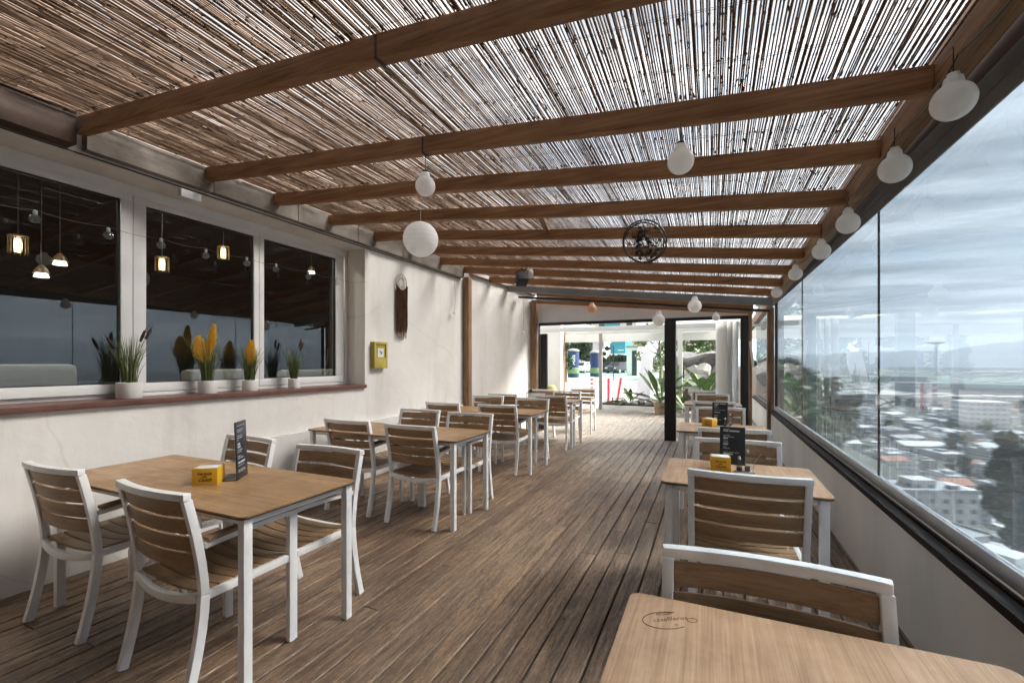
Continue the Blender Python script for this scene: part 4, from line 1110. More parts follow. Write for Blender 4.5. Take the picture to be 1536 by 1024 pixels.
# ================================================================== OUTSIDE, far end
def plane(name, x0, x1, y0, y1, z, m, nx=1, ny=1, f=None):
    mb = MB(); vs = []; fs = []
    for j in range(ny + 1):
        for i in range(nx + 1):
            x = x0 + (x1 - x0) * i / nx; y = y0 + (y1 - y0) * j / ny; vs.append((x, y, z if f is None else f(x, y)))
    for j in range(ny):
        for i in range(nx):
            a = j * (nx + 1) + i; fs.append((a, a + 1, a + nx + 2, a + nx + 1))
    mb.add(vs, fs); return tag(mb.build(name, m, smooth=True), kind='structure')
def smooth01(t): t = max(0, min(1, t)); return t * t * (3 - 2 * t)
def noise2(x, y): return math.sin(x * .013 + 1.3) * math.cos(y * .017 + .7) + .5 * math.sin(x * .041 + y * .033)
def ground(x, y):
    e = 1.22 + .058 * max(0, y - 9)
    d = max(x - e, (y - 112) * .8, -y - 60)
    if d < 0: return -.16
    z = -.16 - 13.5 * smooth01(d / 2.6) - 31 * smooth01(d / 80)
    if d > 60: z += 1.2 * noise2(x, y) * smooth01((d - 60) / 60)
    return z
def terrain():
    xs = [-900, -500, -300, -200, -120, -60, -30, -15] + [-6, -2, 0, 1.2, 1.5, 1.9, 2.4, 3, 4, 5, 6, 8, 10, 13, 17, 22, 28, 36, 46, 60, 76, 95, 120, 150, 190, 240, 300, 380, 480, 600, 760, 950, 1200, 1600, 2200, 3200, 5000, 8000, 12000]
    ys = [-3200, -1500, -600, -300, -150, -80, -40, -10, 0, 5, 10, 15, 20, 26, 34, 44, 56, 70, 84, 96, 104, 110, 116, 124, 134, 148, 166, 190, 220, 260, 310, 370, 440, 530, 640, 780, 950, 1200, 1500, 2000, 2700, 3600, 5000, 8000, 13000]
    mb = MB(); vs = [(x, y, ground(x, y)) for y in ys for x in xs]; n = len(xs); fs = []
    for j in range(len(ys) - 1):
        for i in range(n - 1): a = j * n + i; fs.append((a, a + 1, a + n + 1, a + n))
    mb.add(vs, fs); tag(mb.build('ground', M['terrain'], smooth=True), kind='structure')
terrain()
# hills
mb = MB(); vs = []; fs = []; NA = 220
for i in range(NA + 1):
    az = R(-12 + 124 * i / NA)
    hpk = 95 + 60 * smooth01((math.degrees(az) - 14) / 10) + 60 * smooth01((math.degrees(az) - 20) / 8) + 14 * math.sin(az * 31) + 8 * math.sin(az * 83 + 1) + 5 * math.sin(az * 190)
    for (dist, h) in ((4600, -52), (5000, hpk * .30), (5500, hpk * .75 + 6 * math.sin(az * 70)), (6000, hpk), (6800, hpk * .9), (8200, -60)):
        vs.append((dist * math.sin(az), dist * math.cos(az), h))
for i in range(NA):
    for k in range(5): a = i * 6 + k; fs.append((a, a + 1, a + 7, a + 6))
mb.add(vs, fs); tag(mb.build('hills', M['hill'], smooth=True), kind='structure')

plane('street', -70, 1.35, 13.2, 105, -.045, M['pavement'])
plane('green_court', -26, -3.2, 31, 60, -.035, M['court'])
plane('car_park', -40, -1.0, 60.2, 84, -.036, M['asphalt'])

# --- leaf clump helpers
def clump(mb, c, r, n, s, rr, flat=.8):
    for _ in range(n):
        while True:
            p = Vector((rr.uniform(-1, 1), rr.uniform(-1, 1), rr.uniform(-1, 1)))
            if .25 < p.length < 1: break
        q = Vector((c[0] + p.x * r, c[1] + p.y * r, c[2] + p.z * r * flat))
        a = Vector((rr.gauss(0, 1), rr.gauss(0, 1), rr.gauss(0, .6))).normalized() * s * rr.uniform(.6, 1.3)
        b = Vector((rr.gauss(0, 1), rr.gauss(0, 1), rr.gauss(0, 1))); b = (b - a * b.dot(a) / a.length_squared).normalized() * s * .5
        mb.add([q - a, q - b, q + a, q + b], [(0, 1, 2, 3)])
def make_tree(h, w, seed, leaf='leaf', n=26, dens=110, s=.16, cone=False):
    rr = random.Random(seed); t = empty('tree')
    mb = MB(); mb.tube([(0, 0, -.3), (.05, .02, h * .25), (-.04, .05, h * .55), (0, 0, h * .8)], [h * .028, h * .022, h * .014, h * .004], 8)
    cs = []
    for k in range(n):
        u = rr.uniform(.3, 1.0); a = rr.uniform(0, 6.28)
        q = w * .5 * ((1.12 - u) if cone else math.sin(math.pi * min(.98, u * .9)) ** .6) * math.sqrt(rr.random())
        c = (q * math.cos(a), q * math.sin(a), h * u); cs.append(c)
        if k % 2 == 0: mb.tube([(0, 0, h * u * .7), (c[0] * .6, c[1] * .6, h * u * .85), c], [h * .008, h * .005, h * .002], 5)
    mb.build('trunk', M['trunk'], t)
    mb = MB()
    for c in cs: clump(mb, c, w * rr.uniform(.11, .21), dens, s, rr)
    mb.build('crown', M[leaf], t)
    return t

# --- white side wall, door, jar, outside posts
t = empty('side_wall', (0, 0, 0), 0, 'bright white wall outside beyond the left of the far opening', 'wall')
mb = MB(); mb.box(wx(811, 12.5) - 1.0, wx(841, 12.5), 12.5, 12.75, 0, 3.1); mb.box(wx(811, 12.5) - 1.0, wx(811, 12.5) - .75, 8.8, 12.5, 0, 3.1); mb.build('wall_face', M['whitewall'], t)
mb = MB(); mb.lathe([(.14, 0), (.20, .12), (.21, .42), (.15, .62), (.11, .66)], (wx(826, 11.6), 11.6, .10), 20); mb.box(wx(826, 11.6) - .25, wx(826, 11.6) + .25, 11.35, 11.85, 0, .099)
tag(mb.build('storage_jar', M['olive'], smooth=False), 'olive yellow jar standing by the white wall outside', 'jar')
def opost(px, py0, py1, Y, w, m, label):
    x = wx(px, Y); z1 = wz(px, py0, Y)
    mb = MB(); mb.box(-w / 2, w / 2, -w / 2, w / 2, 0, z1); return tag(mb.build('canopy_post', M[m], None, bevel=.006, loc=(x, Y, 0)), label, 'post')
opost(845, 497, 0, 12.9, .09, 'beamZ', 'brown outdoor canopy post beside the white wall')
opost(901, 495, 0, 13.0, .09, 'steelgrey', 'grey outdoor canopy post in the middle of the far opening')
opost(1020, 497, 0, 13.0, .12, 'whitewall', 'white outdoor canopy post right of the black pillar')
t = empty('canopy', (0, 0, 0), 0, 'white canopy beams and cloth outside above the far opening', 'canopy')
mb = MB()
for Y in (10.6, 13.0, 16.5): mb.box(-6.5, 1.6, Y - .05, Y + .05, 2.22 + .035 * (Y - 13), 2.32 + .035 * (Y - 13))
for X in (-5.2, -3.2, -1.2, .9): mb.sweep([(X, 8.9, 2.30), (X, 16.5, 2.50)], .06, .08)
mb.build('beams', M['canopy'], t, bevel=.004)
for k in (0, 2):
    mb = MB(); xa = -6.4 + 2.6 * k
    for j in range(8):
        u0, u1 = j / 8, (j + 1) / 8
        zf = lambda u: 2.56 - .10 * math.sin(math.pi * u)
        mb.add([(xa, 13.1 + 3.3 * u0, zf(u0)), (xa + 1.5, 13.1 + 3.3 * u0, zf(u0)), (xa + 1.5, 13.1 + 3.3 * u1, zf(u1)), (xa, 13.1 + 3.3 * u1, zf(u1))], [(0, 1, 2, 3)])
    mb.build('cloth', M['canopyt'], t)
mb = MB(); mb.box(-6.4, 1.5, 13.06, 13.09, 1.98, 2.20); mb.build('valance', M['canopyt'], t)
# --- navy covers
def kiosk(px, Y, w, h, label, lett=True):
    x = wx(px, Y); t = empty('covered_parasol', (x, Y, 0), math.atan2(x, Y) * -1, label, 'parasol', 'tall navy covers on the court')
    mb = MB(); mb.lathe([(w * .50, .1), (w * .52, .3), (w * .5, h * .45), (w * .52, h * .86), (w * .5, h * .9)], n=20); mb.build('cover', M['navy'], t, smooth=True)
    mb = MB(); mb.lathe([(w * .56, h * .9), (w * .54, h * .94), (w * .35, h * .985), (w * .02, h)], n=20); mb.build('cap', M['steelgrey'], t, smooth=True)
    mb = MB(); mb.lathe([(w * .53, .35), (w * .53, h * .30), (w * .515, h * .34)], n=20, closed=False); mb.build('green_band', M['leafpale'], t)
    mb = MB(); mb.lathe([(w * .5, 0), (w * .5, .1)], n=20); mb.build('base', M['blackmatte'], t)
    if lett:
        m = Matrix.Translation((.0, -w * .525, h * .60)) @ Matrix.Rotation(R(90), 4, 'X') @ Matrix.Rotation(R(90), 4, 'Z')
        text('lettering', 'Aala', h * .20, M['labelwhite'], t, m, .03, 0, True)
kiosk(860, 40, 1.02, 2.65, 'tall navy blue cover with white vertical lettering, left one on the court')
kiosk(893, 42, .98, 2.5, 'tall navy blue cover partly behind the grey canopy post', False)
# --- teal building
Yb = 95
t = empty('teal_building', (0, 0, 0), 0, 'big teal clad building far across the street', 'building')
xa, xb = wx(912, Yb), wx(938, Yb)
mb = MB(); mb.box(xa, xb, Yb, Yb + 8, wz(920, 530, Yb), wz(920, 510, Yb)); mb.box(xa, wx(930, Yb), Yb + .5, Yb + 8, wz(920, 510, Yb), wz(920, 507, Yb)); mb.build('cladding', M['teal'], t)
mb = MB(); mb.box(xa + .2, xb - .2, Yb + .3, Yb + 7, -.1, wz(920, 530, Yb) - .01); mb.build('ground_floor', M['whitewall'], t)
mb = MB(); mb.box(wx(927, Yb), xb - .3, Yb - .08, Yb - .01, wz(930, 525.5, Yb), wz(930, 524.4, Yb)); mb.build('sign_strip', M['labelwhite'], t)
t = empty('tall_building', (0, 0, 0), 0, 'pale tower with a teal stripe rising above the canopy outside', 'building')
Yt = 112
mb = MB(); mb.box(wx(880, Yt), wx(955, Yt), Yt, Yt + 14, -.2, 16); mb.build('wall', M['cream'], t)
mb = MB(); mb.box(wx(907, Yt), wx(930, Yt), Yt - .2, Yt - .01, wz(920, 499, Yt), 15.5); mb.build('cladding', M['teal'], t)
mb = MB(); mb.box(wx(880, Yt) - .3, wx(955, Yt) + .3, Yt - .3, Yt + 14.3, 16.01, 16.4); mb.build('roof', M['r_white'], t)
# --- hedges and trees
def hedge(px0, px1, py0, py1, Y, label, m='dgreen', n=18, s=.14):
    x0, x1 = wx(px0, Y), wx(px1, Y); z0, z1 = max(0, wz(px0, py1, Y)), wz(px0, py0, Y)
    t = empty('hedge', ((x0 + x1) / 2, Y, 0), 0, label, 'hedge'); rr = random.Random(px0); w = (x1 - x0) / 2
    mb = MB()
    for k in range(n):
        clump(mb, (rr.uniform(-w, w) * .8, rr.uniform(-.6, .6), rr.uniform(z0 + .25, z1 - .25)), max(.35, w * .4), 130, s, rr)
    mb.build('foliage', M[m], t)
    mb = MB()
    for k in range(4):
        xx = -w + (2 * w) * (k + .5) / 4; mb.tube([(xx, 0, 0), (xx + .1, 0, z1 * .7)], [.09, .04], 6)
    mb.build('stem', M['trunk'], t)
hedge(853, 884, 512, 540, 62, 'dark green hedge behind the left navy cover', n=26, s=.28)
hedge(903, 914, 520, 548, 66, 'dark bush just right of the grey canopy post', n=10, s=.22)
hedge(912, 942, 534, 543, 72, 'low dark shrubs under the teal building', n=22, s=.22)
hedge(840, 850, 508, 560, 30, 'dark climbing plant by the brown canopy post outside', n=14, s=.12)
tt = make_tree(3.9, 2.2, 11, 'leafpale', 22, 80, .11); tt.location = (wx(990, 23), 23, 0); tag(tt, 'pale spiky green tree just left of the black pillar', 'tree')
tt3 = make_tree(3.6, 2.4, 13, 'leaf', 22, 80, .12); tt3.location = (wx(1027, 26), 26, .4); tag(tt3, 'small tree seen between the black pillar and the cream house', 'tree')
tt4 = make_tree(3.4, 2.2, 14, 'leaf', 22, 80, .12); tt4.location = (wx(1070, 27), 27, .5); tag(tt4, 'small tree in front of the right corner of the cream house', 'tree')
# --- cream house with windows, low white houses
t = empty('cream_house', (0, 0, 0), 0, 'cream house with dark windows seen through the right part of the far opening', 'building')
Yh = 36
mb = MB(); mb.box(wx(1012, Yh), wx(1085, Yh), Yh, Yh + 7, -.1, 3.6); mb.build('wall', M['cream'], t)
for k in range(3):
    xa = wx(1048 + 9 * k, Yh); f = MB(); f.box(xa - .06, xa + .46, Yh - .05, Yh - .01, 2.05, 3.05); fr = f.build('window', M['whitewall'], t)
    g = MB(); g.box(xa, xa + .40, Yh - .07, Yh - .051, 2.1, 2.5); g.box(xa, xa + .40, Yh - .07, Yh - .051, 2.58, 3.0); g.build('pane', M['carglass'], fr)
mb = MB(); mb.box(wx(1010, Yh), wx(1087, Yh), Yh - .5, Yh + 7.4, 3.61, 3.85); mb.build('roof', M['r_white'], t)
t = empty('white_house', (0, 0, 0), 0, 'low white building behind the parked cars at the far left of the opening', 'building')
Yh = 88
mb = MB(); mb.box(wx(842, Yh), wx(905, Yh), Yh, Yh + 9, -.1, 5.4); mb.build('wall', M['cwh'], t)
mb = MB(); mb.box(wx(841, Yh), wx(906, Yh), Yh - .4, Yh + 9.4, 5.41, 5.8); mb.build('roof', M['r_white'], t)
t = empty('white_kiosk', (0, 0, 0), 0, 'white kiosk with a dark doorway behind the leaning panel', 'building')
Yh = 48
mb = MB(); mb.box(wx(940, Yh), wx(957, Yh), Yh, Yh + 3, -.1, 2.9); mb.build('wall', M['whitewall'], t)
mb = MB(); mb.box(wx(948, Yh), wx(955, Yh), Yh - .06, Yh - .01, 0, 2.6); mb.build('door', M['cardark'], t)
mb = MB(); mb.box(wx(939, Yh), wx(958, Yh), Yh - .2, Yh + 3.2, 2.91, 3.1); mb.build('roof', M['steelgrey'], t)

# --- cars
def make_car(paint):
    c = empty('parked_car')
    L_, W_, = 4.2, 1.72
    prof = [(-2.1, .32), (-2.1, .72), (-1.95, .86), (-1.15, .95), (-.55, 1.38), (.75, 1.43), (1.55, 1.0), (2.02, .86), (2.1, .55), (2.1, .32)]
    mb = MB(); n = len(prof); vs = []
    for sgn in (-1, 1):
        for (x, z) in prof: vs.append((x, sgn * (W_ / 2 - (.17 if z > 1.1 else 0)), z))
    fs = [tuple(range(n - 1, -1, -1)), tuple(range(n, 2 * n))] + [(k, (k + 1) % n, (k + 1) % n + n, k + n) for k in range(n)]
    mb.add(vs, fs); mb.build('body', M[paint], c, bevel=.05)
    mb = MB()
    for sgn in (-1, 1):
        y = sgn * (W_ / 2 - .075)
        q = [(-1.0, .98), (-.50, 1.32), (.70, 1.36), (1.35, 1.0)]
        vs = [(a, y + sgn * .03 * (b < 1.1), b) for a, b in q] + [(a, y - sgn * .04, b) for a, b in q]
        mb.add(vs, [(0, 1, 2, 3), (7, 6, 5, 4), (0, 4, 5, 1), (1, 5, 6, 2), (2, 6, 7, 3), (3, 7, 4, 0)])
    for (xa, za, xb, zb_) in ((-1.13, .985, -.58, 1.37), (.80, 1.42, 1.50, 1.04)):
        o_ = -.02 if xa < 0 else .02
        mb.add([(xa + o_, -.62, za), (xa + o_, .62, za), (xb + o_, .55, zb_), (xb + o_, -.55, zb_)], [(0, 1, 2, 3)])
    mb.build('glazing', M['carglass'], c)
    for x in (-1.3, 1.3):
        for sgn in (-1, 1):
            mb = MB(); mb.tube([(x, sgn * .66, .31), (x, sgn * .88, .31)], .31, 18); wh = mb.build('wheel', M['tyre'], c, smooth=True)
            mb = MB(); mb.tube([(x, sgn * .87, .31), (x, sgn * .895, .31)], .19, 12); mb.build('rim', M['alu'], wh)
    for sgn in (-1, 1):
        mb = MB(); mb.cbox((-2.09, sgn * .62, .68), (.05, .34, .14)); mb.build('headlight', M['carlight'], c, bevel=.01)
    return c
cars = {p: make_car(p) for p in ('carwhite', 'carsilver', 'cardark')}
usedc = set()
def car(paint, px, Y, rz, label):
    base = cars[paint]; loc = (wx(px, Y), Y, -.03)
    if paint not in usedc:
        usedc.add(paint); base.location = loc; base.rotation_euler = (0, 0, R(rz)); tag(base, label, 'car', 'cars parked across the street')
    else: copy_tree(base, loc, R(rz), label, group='cars parked across the street')
car('carwhite', 874, 57, 82, 'white car parked between the two navy covers')
car('cardark', 884, 63, 20, 'dark car half hidden behind the right navy cover')
car('cardark', 911, 60, 10, 'dark car parked just right of the grey canopy post')
car('carwhite', 921, 64, -5, 'white car parked below the left part of the teal building')
car('carsilver', 930, 69, 5, 'silver car parked in the back row under the teal building')
car('cardark', 927, 58.5, 75, 'dark car parked end-on in front of the silver one')
car('carwhite', 940, 60.5, 60, 'white car parked at the right end of the row')
car('carwhite', 905, 74, 0, 'white car in the back row behind the grey canopy post')
# white van by the cream house
t = empty('parked_van', (wx(1060, 30), 30, 1.15), R(4), 'white van parked above the rocks before the cream house', 'van')
mb = MB(); prof = [(-1.5, .25), (-1.5, .8), (-1.1, 1.0), (-.7, 1.35), (1.5, 1.4), (1.55, .25)]; n = 6
mb.add([(x, -.7, z) for x, z in prof] + [(x, .7, z) for x, z in prof], [tuple(range(n)), tuple(range(2 * n - 1, n - 1, -1))] + [(k, k + n, (k + 1) % n + n, (k + 1) % n) for k in range(n)]); mb.build('body', M['carwhite'], t, bevel=.06)
mb = MB(); mb.cbox((-.62, -.705, 1.1), (.5, .02, .28)); mb.cbox((.5, -.705, 1.1), (1.2, .02, .26)); mb.build('glazing', M['carglass'], t)
for x in (-.95, 1.0):
    mb = MB(); mb.tube([(x, -.72, .26), (x, -.5, .26)], .26, 16); mb.build('wheel', M['tyre'], t)
# terrace block carrying the van
mb = MB(); mb.box(wx(1012, 27.5), wx(1100, 27.5), 28, 50, -.1, 1.12); tag(mb.build('upper_terrace', M['pavement']), kind='structure')
# --- low block wall with bed at deck end
t = empty('street_wall', (0, 0, 0), 0, 'low white kerb wall closing the court across the street', 'wall')
mb = MB(); mb.box(-30, wx(962, 30), 30.5, 30.8, -.1, .12); mb.build('wall_face', M['whitewall'], t)
# --- barriers
def barrier(px, Y, h, w, lean, label, dots=False):
    x = wx(px, Y); t = empty('barrier_post', (x, Y, -.04), 0, label, 'barrier post', 'red and white barrier posts'); rot = Matrix.Rotation(R(lean), 4, 'Y')
    mb = MB(); mb.box(-w / 2, w / 2, -.03, .03, .04, h); o = mb.build('post_body', M['redplastic'] if not dots else M['labelwhite'], t, bevel=.01); o.data.transform(rot)
    mb = MB()
    if dots:
        for k in range(4): mb.cbox((0, -.034, h * (.18 + .22 * k)), (w * .75, .006, h * .10))
    else: mb.box(-w / 2 - .05, -w / 2 - .002, -.028, .028, .05, h * .97)
    p = mb.build('marking', M['redplastic'] if dots else M['labelwhite'], t); p.data.transform(rot)
    mb = MB(); mb.cbox((0, 0, .02), (w * 2.2, .3, .05)); mb.build('base', M['blackmatte'], t, bevel=.01)
barrier(913, 15.7, .86, .075, 0, 'upright red barrier post, left of the pair on the pavement')
barrier(926, 16.2, .88, .07, 9, 'leaning red barrier post, right of the pair on the pavement')
barrier(888, 19.0, .80, .16, 0, 'white barrier panel with red bands left of the grey canopy post', True)
# leaning panel
Y = 17.0; mb = MB()
x0, x1, x2, x3 = wx(952, Y), wx(975, Y), wx(978, Y), wx(960, Y)
za, zb_ = 0, wz(965, 529, Y)
mb.add([(x0, Y, za), (wx(975, Y), Y, za), (wx(977, Y), Y + .5, zb_), (wx(960, Y), Y + .5, zb_), (x0, Y + .05, za), (wx(975, Y), Y + .05, za), (wx(977, Y), Y + .55, zb_), (wx(960, Y), Y + .55, zb_)],
       [(0, 1, 2, 3), (7, 6, 5, 4), (0, 4, 5, 1), (1, 5, 6, 2), (2, 6, 7, 3), (3, 7, 4, 0)])
tag(mb.build('leaning_panel', M['tarp'], bevel=.01), 'large white panel leaning behind the plants', 'panel')
# --- low planter bed
t = empty('planter_bed', (0, 13.8, 0), 0, 'low pale edging bed at the end of the deck with plants in it', 'planter')
mb = MB(); mb.box(wx(900, 13.6), wx(985, 13.6), -.45, .35, -.1, .10); mb.build('edging', M['whitewall'], t, bevel=.02)
mb = MB(); mb.box(wx(901, 13.6), wx(984, 13.6), -.40, .30, .101, .14); mb.build('soil', M['soil'], t)
# --- broad leaf plants
def broad_plant(x, y, z, n, l, w, seed, label, up=.8, m='leaf', pot=None, group=None):
    t = empty('broad_leaved_plant', (x, y, z), 0, label, 'plant', group); rr = random.Random(seed); mb = MB()
    h0 = 0
    if pot:
        pr, ph, pm = pot
        p = MB(); p.lathe([(pr * .8, 0), (pr, ph), (pr * .93, ph), (pr * .9, ph - .03)], n=20); p.build('pot', M[pm], t, smooth=True); h0 = ph - .03
    for k in range(n):
        a = k * 2.4 + rr.uniform(-.3, .3); el = rr.uniform(.35, 1.25) * up; ll = l * rr.uniform(.7, 1.1)
        d = Vector((math.cos(a), math.sin(a), 0)); pts = []
        for u in (0, .15, .3, .45, .6, .75, .9, 1):
            pts.append(Vector((0, 0, h0)) + d * (ll * u * math.cos(el)) + Vector((0, 0, ll * (u * math.sin(el) - .35 * u * u * math.cos(el)))))
        ws = [w * q for q in (.12, .12, .35, .85, 1, .85, .4, .03)]
        mb.blade(pts, ws, fold=.22)
    mb.build('leaves', M[m], t)
GP = 'broad leaved plants beyond the far opening'
broad_plant(wx(945, 13.8), 13.8, .12, 13, .78, .13, 21, 'spiky broad leaved plant in the low bed, left of the planter pot', .9, group=GP)
broad_plant(wx(919, 13.7), 13.7, .12, 4, .55, .05, 22, 'thin young plant in the bed between the red barrier posts', 1.1, group=GP)
broad_plant(wx(990, 12.6), 12.6, 0, 18, 1.35, .17, 23, 'big plant with long arching leaves in the tan pot beside the black pillar', 1.15, pot=(.17, .30, 'terracotta'), group=GP)
broad_plant(wx(1058, 14.2), 14.2, .35, 20, 1.25, .30, 24, 'large banana-like plant growing over the rocks, right part of the opening', .95, group=GP)
broad_plant(wx(1030, 12.5), 12.5, .1, 14, .8, .2, 25, 'broad leaved plant low behind the small bare table', .8, group=GP)
broad_plant(wx(1076, 12.6), 12.6, .15, 14, .9, .2, 26, 'broad leaved plant beside the folded white door', .8, group=GP)
broad_plant(wx(1005, 12.9), 12.9, .0, 14, 1.5, .16, 27, 'tall pale leafed plant hidden partly by the black pillar', 1.2, 'leafpale', group=GP)
# bromeliad like tuft + stones
def rock(x, y, z, s, seed, m, label, grp='boulders on the bank beyond the opening'):
    bm = bmesh.new(); bmesh.ops.create_icosphere(bm, subdivisions=3, radius=1); rr = random.Random(seed)
    pl = [(Vector((rr.gauss(0, 1), rr.gauss(0, 1), rr.gauss(0, 1))).normalized(), rr.uniform(.55, .85)) for _ in range(11)]
    for v in bm.verts:
        for n_, d_ in pl:
            q = v.co.dot(n_)
            if q > d_: v.co -= n_ * (q - d_)
        v.co.x *= s[0]; v.co.y *= s[1]; v.co.z *= s[2]
    me = bpy.data.meshes.new('rock'); bm.to_mesh(me); bm.free(); me.materials.append(M[m])
    o = bpy.data.objects.new('rock', me); COL.objects.link(o); o.location = (x, y, z); o.rotation_euler = (rr.uniform(-.3, .3), rr.uniform(-.3, .3), rr.uniform(0, 6)); tag(o, label, 'rock', grp)
for k, (px, py, Y, s, m, lab) in enumerate([
    (1050, 545, 17.5, (.95, .8, .55), 'rock', 'large dark grey boulder on top of the bank'),
    (1028, 543, 17.8, (.7, .7, .45), 'rock', 'grey boulder beside the white canopy post'),
    (1040, 560, 16.2, (.38, .35, .3), 'rockpale', 'pale angular rock left of the banana-like plant'),
    (1056, 560, 16.0, (.34, .3, .36), 'rockpale', 'pale upright rock nearest the banana-like plant'),
    (1050, 573, 15.4, (.45, .3, .26), 'rock', 'grey rock in the middle of the bank'),
    (1033, 572, 15.2, (.45, .3, .22), 'rockpale', 'pale flat rock low at the left of the bank'),
    (1068, 582, 14.6, (.6, .3, .2), 'rockpale', 'long pale rock at the foot of the bank'),
    (1045, 588, 14.4, (.5, .3, .2), 'rockpale', 'low pale rock behind the small tables'),
    (1080, 560, 16.5, (.4, .4, .5), 'rock', 'grey rock beside the folded door leaves')]):
    rock(wx(px, Y), Y, wz(px, py, Y), s, 40 + k, m, lab)
mb = MB(); vs = []; fs = []
for j in range(9):
    for i in range(13):
        y = 13.6 + j * 1.0; x = wx(1008, 14) - 0 + i * .26 + (y - 14) * .0; z = -.08 + 1.25 * smooth01((y - 13.4) / 5.5) + .06 * math.sin(i * 1.7 + j * 2.1)
        vs.append((x, y, z))
for j in range(8):
    for i in range(12): a = j * 13 + i; fs.append((a, a + 1, a + 14, a + 13))
mb.add(vs, fs); tag(mb.build('bank', M['soil'], smooth=True), kind='structure')
for k, (px, Y, s) in enumerate([(935, 13.6, .16), (952, 13.5, .14), (962, 13.7, .2), (974, 13.6, .15)]):
    rock(wx(px, Y), Y, .16, (s, s * .8, s * .7), 60 + k, 'rockpale' if k % 2 else 'rock', ['small stone left of the spiky plant in the bed', 'small pale stone right of the spiky plant', 'larger stone in the bed beside the tan pot', 'pale stone at the right end of the bed'][k], 'stones in the planter bed')
# lamp post thin black
mb = MB(); mb.tube([(0, 0, 0), (0, 0, 2.6)], .035, 8); mb.lathe([(.14, 0), (.12, .04)], n=12)
tag(mb.build('bollard_pole', M['black'], None, loc=(wx(920, 33), 33, 0)), 'thin black pole standing on the green court', 'pole')

# ================================================================== CITY
def city_types():
    out = []
    def base(name): return empty(name)
    def finish(t, label, cat='building'): tag(t, label, cat); out.append(t); return t
    def block(wm, rm, w, d, h, label, hut=True, over=.25):
        t = base('city_block'); mb = MB(); mb.box(-w / 2, w / 2, -d / 2, d / 2, -6, h); mb.build('wall', M[wm], t)
        mb = MB(); mb.box(-w / 2 - over, w / 2 + over, -d / 2 - over, d / 2 + over, h + .002, h + .35)
        for (a, b, c_, e) in ((-w / 2 - over, w / 2 + over, -d / 2 - over, -d / 2 + .1), (-w / 2 - over, w / 2 + over, d / 2 - .1, d / 2 + over)): mb.box(a, b, c_, e, h + .352, h + 1.1)
        rf = mb.build('roof', M[rm], t)
        if hut:
            mb = MB(); mb.box(-w * .2, w * .12, -d * .2, d * .2, h + .36, h + 2.8); mb.box(w * .25, w * .38, -d * .3, -d * .15, h + .36, h + 1.6); mb.build('roof_hut', M[wm], rf)
        return finish(t, label)
    def gable(wm, rm, w, d, h, rise, label, name='city_house'):
        t = base(name); mb = MB(); mb.box(-w / 2, w / 2, -d / 2, d / 2, -6, h)
        mb.add([(-w / 2, -d / 2, h), (-w / 2, d / 2, h), (-w / 2, 0, h + rise), (w / 2, -d / 2, h), (w / 2, d / 2, h), (w / 2, 0, h + rise)], [(0, 2, 1), (3, 4, 5)])
        mb.build('wall', M[wm], t)
        mb = MB(); e = .6
        mb.add([(-w / 2 - e, -d / 2 - e, h - e * rise / (d / 2) + .05), (w / 2 + e, -d / 2 - e, h - e * rise / (d / 2) + .05), (w / 2 + e, 0, h + rise + .05), (-w / 2 - e, 0, h + rise + .05),
                (-w / 2 - e, d / 2 + e, h - e * rise / (d / 2) + .05), (w / 2 + e, d / 2 + e, h - e * rise / (d / 2) + .05)], [(0, 1, 2, 3), (3, 2, 5, 4)])
        mb.build('roof', M[rm], t); return finish(t, label)
    block('cwh', 'r_white', 14, 11, 8, 'white flat roofed block among the hazy roofs beyond the glass')
    block('cw', 'r_grey', 18, 12, 10, 'off-white block with a grey flat roof in the hazy city')
    block('cc', 'r_grey', 12, 12, 12, 'beige apartment block in the hazy city')
    block('cg', 'r_white', 20, 14, 7, 'grey block with a pale flat roof in the hazy city')
    gable('cwh', 'r_terra', 12, 9, 5, 2.2, 'white house with a reddish pitched roof in the hazy city')
    gable('cw', 'r_white', 28, 18, 6, 2.4, 'long white shed with a pale pitched roof in the hazy city', 'warehouse')
    gable('cg', 'r_grey', 24, 16, 6, 2.2, 'long grey shed in the hazy city', 'warehouse')
    block('cb', 'r_grey', 11, 10, 9, 'brownish block in the hazy city')
    return out
types = city_types(); groups = ['white flat blocks in the city', 'off-white grey roofed blocks in the city', 'beige apartment blocks in the city', 'grey blocks in the city', 'reddish roofed houses in the city', 'white sheds in the city', 'grey sheds in the city', 'brownish blocks in the city']
cr = random.Random(42); placed = []; first = set(); cnt = 0
# landmark buildings first
def landmark(px, py, Y, w, d, h, wm, rm, label, name, rz=0):
    x = wx(px, Y); g = ground(x, Y); t = empty(name, (x, Y, 0), R(rz), label, 'building')
    ztop = wz(px, py, Y); mb = MB(); mb.box(-w / 2, w / 2, -d / 2, d / 2, min(g, ztop - h) - 2, ztop); mb.build('wall', M[wm], t)
    mb = MB(); mb.box(-w / 2 - .5, w / 2 + .5, -d / 2 - .5, d / 2 + .5, ztop + .01, ztop + .8); mb.build('roof', M[rm], t); placed.append((x, Y, max(w, d) * .6)); return t
landmark(1432, 550.5, 2400, 420, 60, 14, 'cwh', 'r_white', 'very long white building with a row of dark windows near the horizon', 'long_building', -6)
landmark(1462, 576, 720, 150, 60, 10, 'cg', 'r_dark', 'wide hangar with a dark roof in the middle distance', 'hangar', -8)
landmark(1332, 565, 1000, 90, 50, 12, 'cg', 'r_dark', 'dark roofed block left of the hangar', 'block', 4)
landmark(1470, 603, 400, 21, 18, 8, 'cwh', 'r_white', 'bright white cube building below the hangar', 'white_building', 5)
landmark(1225, 590, 500, 44, 30, 7, 'cc', 'r_grey', 'low beige building beyond the trees on the slope', 'beige_building', 10)
